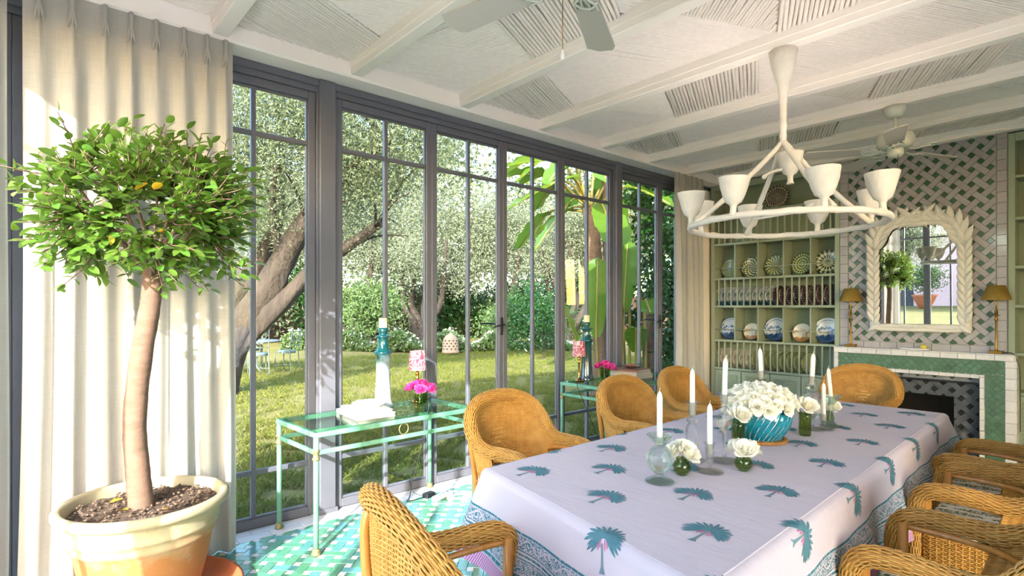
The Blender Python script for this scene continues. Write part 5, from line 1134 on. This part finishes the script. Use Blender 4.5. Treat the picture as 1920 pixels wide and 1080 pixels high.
for i in range(26):
    a = Vector(g5.choice([(-8.95, 3.46, 2.8), (-8.4, 3.8, 3.4), (-9.9, 3.3, 3), (-8.96, 4.05, 2.4), (-8.4, 4.4, 2.8), (-10.9, 2, 2.4), (-9.4, 3.2, 2.3), (-7.8, 4.3, 4)])); e = a+Vector((g5.uniform(-.9, 1.1), g5.uniform(-.9, 1.0), g5.uniform(.1, 1.2))); add_mb(tk, MB().tube(cr(rel([a, (a+e)/2+Vector((0, 0, .12)), e]), 4), [.035, .03, .027, .024, .02, .017, .014, .01, .006], 6))
obj('trunk', tk, m_olbark, bo)
P, Nn = crown([(-9.7, 2.6, 4.7, 1.3), (-9.2, 3.1, 4.4, 1.2), (-8.6, 3.2, 3.7, .9), (-8.0, 4.0, 4.2, 1.1), (-7.7, 4.5, 4.0, .9), (-10.0, 2.8, 3.7, .9), (-8.4, 4.2, 3.5, .8), (-8.0, 3.0, 4.6, .9), (-9.9, 2.0, 3.0, .8), (-11.3, 1.5, 4, 1.3), (-7.3, 5.0, 4.6, .9), (-9.3, 2.7, 2.9, .55), (-8.9, 4.3, 2.9, .5)], 95000, .75, 3, .2)
obj('foliage', leaf_cloud('foliage', P-np.array([-10.6, 2.45, -.07]), Nn, .075, .018, 4), m_ol, bo, kind='stuff')
def bush_tree(x, y, h, r, z0, n, mat, label, seed, trunk=True, leaf=.15, lw=.05, name='olive_tree', grp='olive trees beyond the flower bed', spread=.8):
    g = random.Random(seed); t = empty(name, (x, y, -.07), label=label, cat='tree' if trunk else 'shrub', group=grp); cs = [(g.uniform(-.55, .55)*r, g.uniform(-.55, .55)*r, z0+(h-z0)*(.25+.6*g.random()), r*g.uniform(.35, .6)) for _ in range(11)]
    if trunk:
        tk = MB()
        for i in range(3+seed % 3):
            a = g.uniform(0, 6.3); q = g.uniform(.3, .75)*r; add_mb(tk, gnarl([(g.uniform(-.2, .2), g.uniform(-.2, .2), -.1), (q*.3*math.cos(a), q*.3*math.sin(a), z0*.45), (q*.55*math.cos(a+.4), q*.55*math.sin(a+.4), z0*.95), (q*math.cos(a), q*math.sin(a), z0+(h-z0)*.5)], .26, .05, 9, seed+i))
        obj('trunk', tk, m_olbark, t)
    P, Nn = crown(cs, n, spread, seed, max(leaf*2, .3)); P[:, 2] = np.maximum(P[:, 2], .02); obj('foliage', leaf_cloud('foliage', P, Nn, leaf, lw, seed+1), mat, t, kind='stuff'); return t
for i, (x, y, h, r, lb) in enumerate(((-22.6, 10.6, 7.0, 3.1, 'silvery olive tree seen through the panes above the turquoise candlestick'), (-20.2, 12.6, 6.6, 2.6, 'silvery olive tree behind the door edge left of the handle'), (-18.2, 14.6, 6.4, 2.7, 'silvery olive tree seen just left of the black door handle'), (-24.8, 7.6, 7.2, 3.0, 'silvery olive tree behind the wide grey post'), (-17.4, 18.4, 6.8, 2.9, 'silvery olive tree left of the banana-leaved palm'), (-26, 3.5, 7, 3.0, 'silvery olive tree behind the garden furniture'), (-14, 19.5, 7, 2.8, 'silvery olive tree hidden behind the papery trunks'), (-7.0, -15.5, 6, 2.4, 'olive tree reflected in the mirror'))):
    bush_tree(x, y, h, r, 1.9 if i != 7 else 2.6, 24000, m_ol2, lb, 31+i, True, .14, .04)
ORD = ['first', 'second', 'third', 'fourth', 'fifth', 'sixth', 'seventh', 'eighth', 'ninth', 'tenth', 'eleventh', 'twelfth', 'thirteenth', 'fourteenth']
for i in range(14):
    a = math.radians(96+8.4*i); d = 40+5*(i % 3); bush_tree(d*math.cos(a)-2, d*math.sin(a), 14+(i*5 % 4), 6.2, .3, 5200, m_farleaf, 'hazy grey green tree beyond the garden wall, '+ORD[i]+' from the right', 61+i, False, .5, .26, 'far_tree', 'far trees beyond the garden wall', 1.0)['category'] = 'tree'
bush_tree(-12.4, 12.0, 2.0, 1.15, .3, 5000, m_dkleaf, 'round dark green shrub by the lawn left of the papery trunks', 81, False, .1, .06, 'shrub', 'shrubs along the lawn'); bush_tree(-18.4, 9.6, 2.3, 1.1, .3, 4000, m_ltleaf, 'bright light green shrub left of the turquoise candlestick top', 82, False, .14, .07, 'shrub', 'shrubs along the lawn')
bush_tree(-15.6, 13.2, 1.9, 1.0, .2, 3200, m_ltleaf, 'light green shrub between the door frames', 83, False, .12, .06, 'shrub', 'shrubs along the lawn')
for i in range(13):
    t = i/12; bush_tree(-25.6+5.6*t+.4*math.sin(i*3), 5.0+18*t, 2.3+1.2*((i*5) % 4)/3, 1.15, .0, 2800, (m_ltleaf, m_farleaf, m_ol2, m_dkleaf)[i % 4], ORD[i]+' shrub from the left in the row before the terracotta garden wall', 101+i, False, .2, .1, 'shrub', 'shrubs against the garden wall')
P, Nn = [], []
for i in range(15000):
    t = R.random(); x = -19.5+7.6*t; y = 6.6+8.2*t; o = abs(R.gauss(0, .8)); P.append((x-o*.75, y+o*.65, -.05+R.random()**.8*(.45+.25*math.sin(t*40)))); Nn.append((R.gauss(0, 1), R.gauss(0, 1), R.gauss(.5, 1)))
P = np.array(P); Nn = np.array(Nn); bed = empty('flower_bed', (-16, 10, -.07), label='low leafy flower bed with white blooms edging the far lawn', cat='flower bed')
obj('foliage', leaf_cloud('foliage', P-np.array([-16, 10, -.07]), Nn, .15, .075, 9), m_ltleaf, bed, kind='stuff'); obj('white_blooms', leaf_cloud('white_blooms', P[:700]-np.array([-16, 10, -.17]), Nn[:700], .12, .11, 10), M('white_bloom', dim('f5f2ea'), .6), bed, kind='stuff')
gw = struct('wall_garden', MB().add([(-29, -4, -.2), (-28.2, 7.5, -.2), (-21.8, 22, -.2), (-10, 31, -.2), (-29, -4, 2.0), (-28.2, 7.5, 2.0), (-21.8, 22, 2.0), (-10, 31, 2.0), (-29.3, -4, -.2), (-28.5, 7.5, -.2), (-22, 22.2, -.2), (-10, 31.3, -.2), (-29.3, -4, 2.0), (-28.5, 7.5, 2.0), (-22, 22.2, 2.0), (-10, 31.3, 2.0)], [(0, 4, 5, 1), (1, 5, 6, 2), (2, 6, 7, 3), (4, 12, 13, 5), (5, 13, 14, 6), (6, 14, 15, 7), (8, 9, 13, 12), (9, 10, 14, 13), (10, 11, 15, 14)]), M('terracotta_wall', dim('c98a6c', .25), .9, c2=dim('b3745a', .22), ns=.8, bump=.2, bs=3))
# broad-leaved bird-of-paradise clump
st_ = empty('banana_leaved_palm', (-6.1, 7.45, -.07), label='tall clump with huge paddle leaves and papery trunks outside the far door', cat='plant'); o3 = Vector((-6.1, 7.45, -.07))
m_paddle = M('paddle_leaf', dim('8fbf3e'), .4, c2=dim('6aa030'), ns=2, amt=.9, trans=.45, tcol=dim('c6ea55'), rnd=.12); m_paper = M('papery_trunk', dim('c9a183', .3), .9, c2=dim('8a6850', .3), ns=6, amt=.7, scale=(1, 1, 2), bump=.7, bs=12, bd=.04); m_orange = M('orange_petiole', dim('d9a14a'), .5, c2=dim('a8b048'), ns=1.2, amt=.9)
for j, (pa, r0) in enumerate((([(-6.15, 7.4, -.2), (-6.12, 7.45, .9), (-6.2, 7.4, 2.0), (-6.3, 7.35, 3.2)], .15), ([(-5.9, 7.6, -.2), (-5.95, 7.62, 1.2), (-6.02, 7.6, 2.6), (-6.0, 7.5, 4.2)], .16), ([(-5.35, 7.7, -.2), (-5.3, 7.68, .8), (-5.32, 7.7, 1.6)], .13))): obj('trunk', gnarl([tuple(Vector(q)-o3) for q in pa], r0, r0*.8, 12, 20+j, .1), m_paper, st_)
def paddle(b, mid, tip, w, droop=0):
    b, mid, tip = Vector(b)-o3, Vector(mid)-o3, Vector(tip)-o3; c = cr([b, mid, (mid*.45+tip*.55)+Vector((0, 0, .06)), tip], 6); n = len(c); V = []; t0 = .36
    pt_ = [Vector(q) for q in c[:int(n*t0)+2]]; lf = obj('leaf', None or MB().grid(leafgrid(c, t0, w), 13, 5), m_paddle, st_); obj('petiole', MB().tube(pt_+[Vector(q) for q in c[int(n*t0)+2::3]], [.028-.02*i/(len(pt_)+8) for i in range(len(pt_)+len(c[int(n*t0)+2::3]))], 7), m_orange, lf)
def leafgrid(c, t0, w):
    n = len(c); V = []
    for i in range(13):
        t = t0+(1-t0)*i/12; x = t*(n-1); k0 = min(int(x), n-2); p = Vector(c[k0])*(1-(x-k0))+Vector(c[k0+1])*(x-k0); d = (Vector(c[k0+1])-Vector(c[k0])).normalized(); s = d.cross(Vector((0, 0, 1))); s = s.normalized() if s.length > .05 else Vector((.6, .8, 0)); u = s.cross(d); f = i/12; ww = w*(math.sin(PI*min(1, f*.93+.035))**.55)*.5 if i < 12 else .01
        for q in (-1, -.5, 0, .5, 1): V.append(p+s*ww*q+u*(abs(q)*.22*ww+.025*math.sin(f*25+q*3)*abs(q)-.012))
    return V
T1, T2 = (-6.28, 7.36, 3.1), (-6.0, 7.5, 4.1)
for mid, tip, w, b in (((-6.5, 7.0, 3.6), (-6.85, 5.95, 3.05), .5, T1), ((-6.5, 6.9, 3.9), (-6.9, 5.9, 3.75), .5, T1), ((-6.5, 7.0, 4.2), (-6.9, 6.2, 4.5), .5, T1), ((-6.4, 7.2, 4.2), (-6.6, 6.7, 5.0), .48, T1), ((-6.3, 7.0, 3.3), (-6.6, 6.3, 2.35), .42, T1), ((-6.5, 7.2, 3.2), (-7.1, 6.7, 2.6), .45, T1), ((-6.3, 7.5, 4.0), (-6.2, 7.9, 4.8), .45, T1), ((-6.8, 7.5, 3.8), (-7.4, 7.4, 3.9), .45, T1),
    ((-5.9, 7.3, 4.7), (-5.8, 6.8, 4.6), .48, T2), ((-5.8, 7.6, 4.6), (-5.5, 7.7, 4.1), .46, T2), ((-6.0, 7.4, 5.0), (-6.3, 6.9, 5.3), .5, T2), ((-5.7, 7.5, 4.9), (-5.3, 7.4, 5.0), .45, T2), ((-6.2, 7.7, 4.9), (-6.5, 8.0, 4.9), .45, T2), ((-6.0, 7.1, 4.6), (-6.15, 6.6, 3.7), .45, T2),
    ((-5.85, 7.0, .9), (-5.75, 6.9, 2.25), .42, (-5.9, 7.2, -.1)), ((-5.6, 7.1, .5), (-5.45, 7.15, 1.5), .38, (-5.75, 7.2, -.1)), ((-5.5, 7.25, 1.3), (-5.35, 7.15, 2.5), .46, (-5.55, 7.3, -.1)), ((-5.3, 7.3, .7), (-5.15, 7.1, 1.15), .36, (-5.4, 7.4, -.1)), ((-5.2, 7.4, 1.5), (-4.95, 7.2, 1.35), .4, (-5.25, 7.5, .4)), ((-5.5, 7.4, 1.9), (-5.6, 7.2, 3.3), .42, (-5.5, 7.4, .0)), ((-6.3, 7.1, .7), (-6.5, 6.8, 1.6), .36, (-6.2, 7.2, -.1))): paddle(b, mid, tip, w)
g6 = random.Random(12)
for i in range(26):
    b = Vector(T1 if i % 2 else T2); a = 3.2+i*.27; e = g6.uniform(-.45, 1.15); d = Vector((math.cos(a)*math.cos(e), math.sin(a)*math.cos(e), math.sin(e))); paddle(b, b+d*.75+Vector((0, 0, .25)), b+d*g6.uniform(1.5, 1.9)-Vector((0, 0, .25)), g6.uniform(.42, .52))
P, Nn = crown([(-5.5, 8.6, 1.2, .8), (-5.3, 8.5, 2.2, .9), (-5.2, 8.3, 3.2, .9), (-5.1, 8.3, 4.1, 1.0), (-5.6, 8.8, 4.6, 1.0), (-4.9, 8.1, 1.6, .7), (-4.8, 8.1, 2.9, .7), (-4.9, 8.3, .6, .7)], 16000, 1, 17, .16); P[:, 0] = np.minimum(P[:, 0], -4.25)
vt = empty('ivy_tree', (-5.2, 8.3, -.07), label='dark ivy covered tree outside the glass near the corner curtain', cat='tree'); obj('foliage', leaf_cloud('foliage', P-np.array([-5.2, 8.3, -.07]), Nn, .095, .07, 18), m_dkleaf, vt, kind='stuff'); obj('trunk', gnarl([(.2, .1, -.1), (.1, 0, 1.5), (0, .1, 3), (-.1, 0, 4.6)], .2, .1, 10, 44), m_olbark, vt)
# garden furniture and terracotta lantern
m_gmetal = M('pale_green_iron', dim('7f9488'), .6, c2=dim('9fb0a4'), ns=8); m_seatc = M('blue_green_seat_pad', dim('a9bfb8'), .85, c2=dim('6f8f94'), ns=22, amt=.5)
gt = empty('garden_table', (-14.1, 4.05, -.07), label='round green iron garden table under the olive tree', cat='table'); obj('tabletop', MB().lathe([(0, .7), (.68, .7), (.7, .715), (.68, .73), (0, .735)], 28, cap=False), M('stone_tabletop', dim('b9bcc0'), .6, c2=dim('9da3a8'), ns=6), gt)
for i in range(4): a = i*PI/2+.4; obj('leg', MB().tube(cr([(.12*math.cos(a), .12*math.sin(a), .7), (.4*math.cos(a), .4*math.sin(a), .55), (.22*math.cos(a), .22*math.sin(a), .25), (.42*math.cos(a), .42*math.sin(a), .0)], 5), .02, 7), m_gmetal, gt)
gc = empty('garden_chair', (-13.55, 4.75, -.07), cat='chair', group='iron garden chairs'); gc['label'] = 'iron garden chair with scrolled back on the right of the garden table'
obj('seat_pad', MB().lathe([(0, .45), (.2, .45), (.215, .47), (.2, .5), (0, .505)], 20, fn=lambda g, r, z: r, cap=False), m_seatc, gc)
for sx in (-1, 1): obj('front_leg', MB().tube([(sx*.19, .19, 0), (sx*.18, .18, .45)], .013, 6), m_gmetal, gc); obj('rear_leg', MB().tube(cr([(sx*.2, -.24, 0), (sx*.19, -.2, .45), (sx*.19, -.27, 1.02)], 4), .013, 6), m_gmetal, gc)
bk = MB().tube([(-.19, -.26, .95), (.19, -.26, .95)], .011, 6); bk.tube([(-.19, -.225, .62), (.19, -.225, .62)], .009, 6); bk.tube([(.09*math.cos(a*PI/8), -.24, .79+.09*math.sin(a*PI/8)) for a in range(16)], .008, 6, closed=True); bk.tube(cr([(-.18, -.25, .92), (-.1, -.24, .82), (0, -.24, .7), (.1, -.24, .82), (.18, -.25, .92)], 4), .008, 6); obj('scrolled_back', bk, m_gmetal, gc)
obj('seat_frame', MB().tube([(.2*math.cos(a*PI/10), .2*math.sin(a*PI/10), .44) for a in range(20)], .012, 6, closed=True), m_gmetal, gc); obj('stretcher', MB().tube([(-.19, .18, .15), (.2, -.23, .15)], .008, 5), m_gmetal, gc)
gc.rotation_euler.z = math.radians(130)
for (x, y), a, lb in (((-13.2, 4.0), 80, 'iron garden chair in front of the garden table, back to the house'), ((-13.6, 3.3), 40, 'iron garden chair left of the garden table beside the olive trunk'), ((-14.9, 4.4), 250, 'iron garden chair behind the garden table')): dup(gc, (x, y, -.07), math.radians(a), lb)
ln = empty('garden_lantern', (-15.0, 10.55, -.05), label='pierced terracotta dome lantern at the edge of the flower bed', cat='lantern'); obj('body', MB().lathe([(.26, 0), (.29, .02), (.29, .06), (.27, .08), (.27, .35), (.24, .46), (.17, .56), (.08, .62), (.05, .64), (.05, .67), (0, .68)], 24), M('pale_terracotta', dim('d9b79b'), .85), ln)
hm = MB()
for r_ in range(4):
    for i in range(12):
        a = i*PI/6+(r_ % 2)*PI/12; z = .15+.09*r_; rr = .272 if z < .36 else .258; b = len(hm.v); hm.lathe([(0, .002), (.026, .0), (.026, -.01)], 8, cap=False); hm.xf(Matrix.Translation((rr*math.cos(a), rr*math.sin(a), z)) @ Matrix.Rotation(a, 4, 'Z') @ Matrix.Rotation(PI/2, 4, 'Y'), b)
obj('dark_hole_disc', hm, m_dark, ln, kind='stuff')  # dark discs stand for the shade inside the holes, nothing is cut through
# pink house and urn behind the camera, seen in the mirror
hs2 = empty('house', (-8, -32, -.07), label='pink rendered house with arched doorway reflected in the mirror', cat='building'); m_pinkw = M('pink_render', 'e0b4ae', .9, c2='d4a49f', ns=.7)
obj('wall', MB().box(-14, 22, -4, 0, 0, 4.6), m_pinkw, hs2); ar = [(-2.55, 0), (-1.25, 0), (-1.25, 1.6)]+[(-1.9+.65*math.cos(a*PI/10), 1.6+.65*math.sin(a*PI/10)) for a in range(1, 10)]+[(-2.55, 1.6)]
mb = MB().prism(ar, 0, .06); mb.xf(Matrix.Translation((0, .06, 0)) @ Matrix.Rotation(PI/2, 4, 'X')); obj('door', mb, M('dark_door', dim('57525a'), .6), hs2); obj('roof', MB().box(-14.3, 22.3, -4.3, .3, 4.6, 4.75), m_ter, hs2)
ur = empty('garden_urn', (-7.9, -28, -.07), label='large terracotta urn on the lawn reflected in the mirror', cat='urn'); obj('body', MB().lathe([(.22, 0), (.3, .05), (.5, .45), (.58, .7), (.66, .78), (.66, .84), (.58, .84), (.5, .7), (0, .68)], 24), m_ter, ur)
bush_tree(-7.9, -28, 2.6, .8, 1.0, 1800, m_ltleaf, 'leafy shrub growing in the reflected terracotta urn', 91, False, .16, .08, 'shrub', 'shrubs along the lawn')
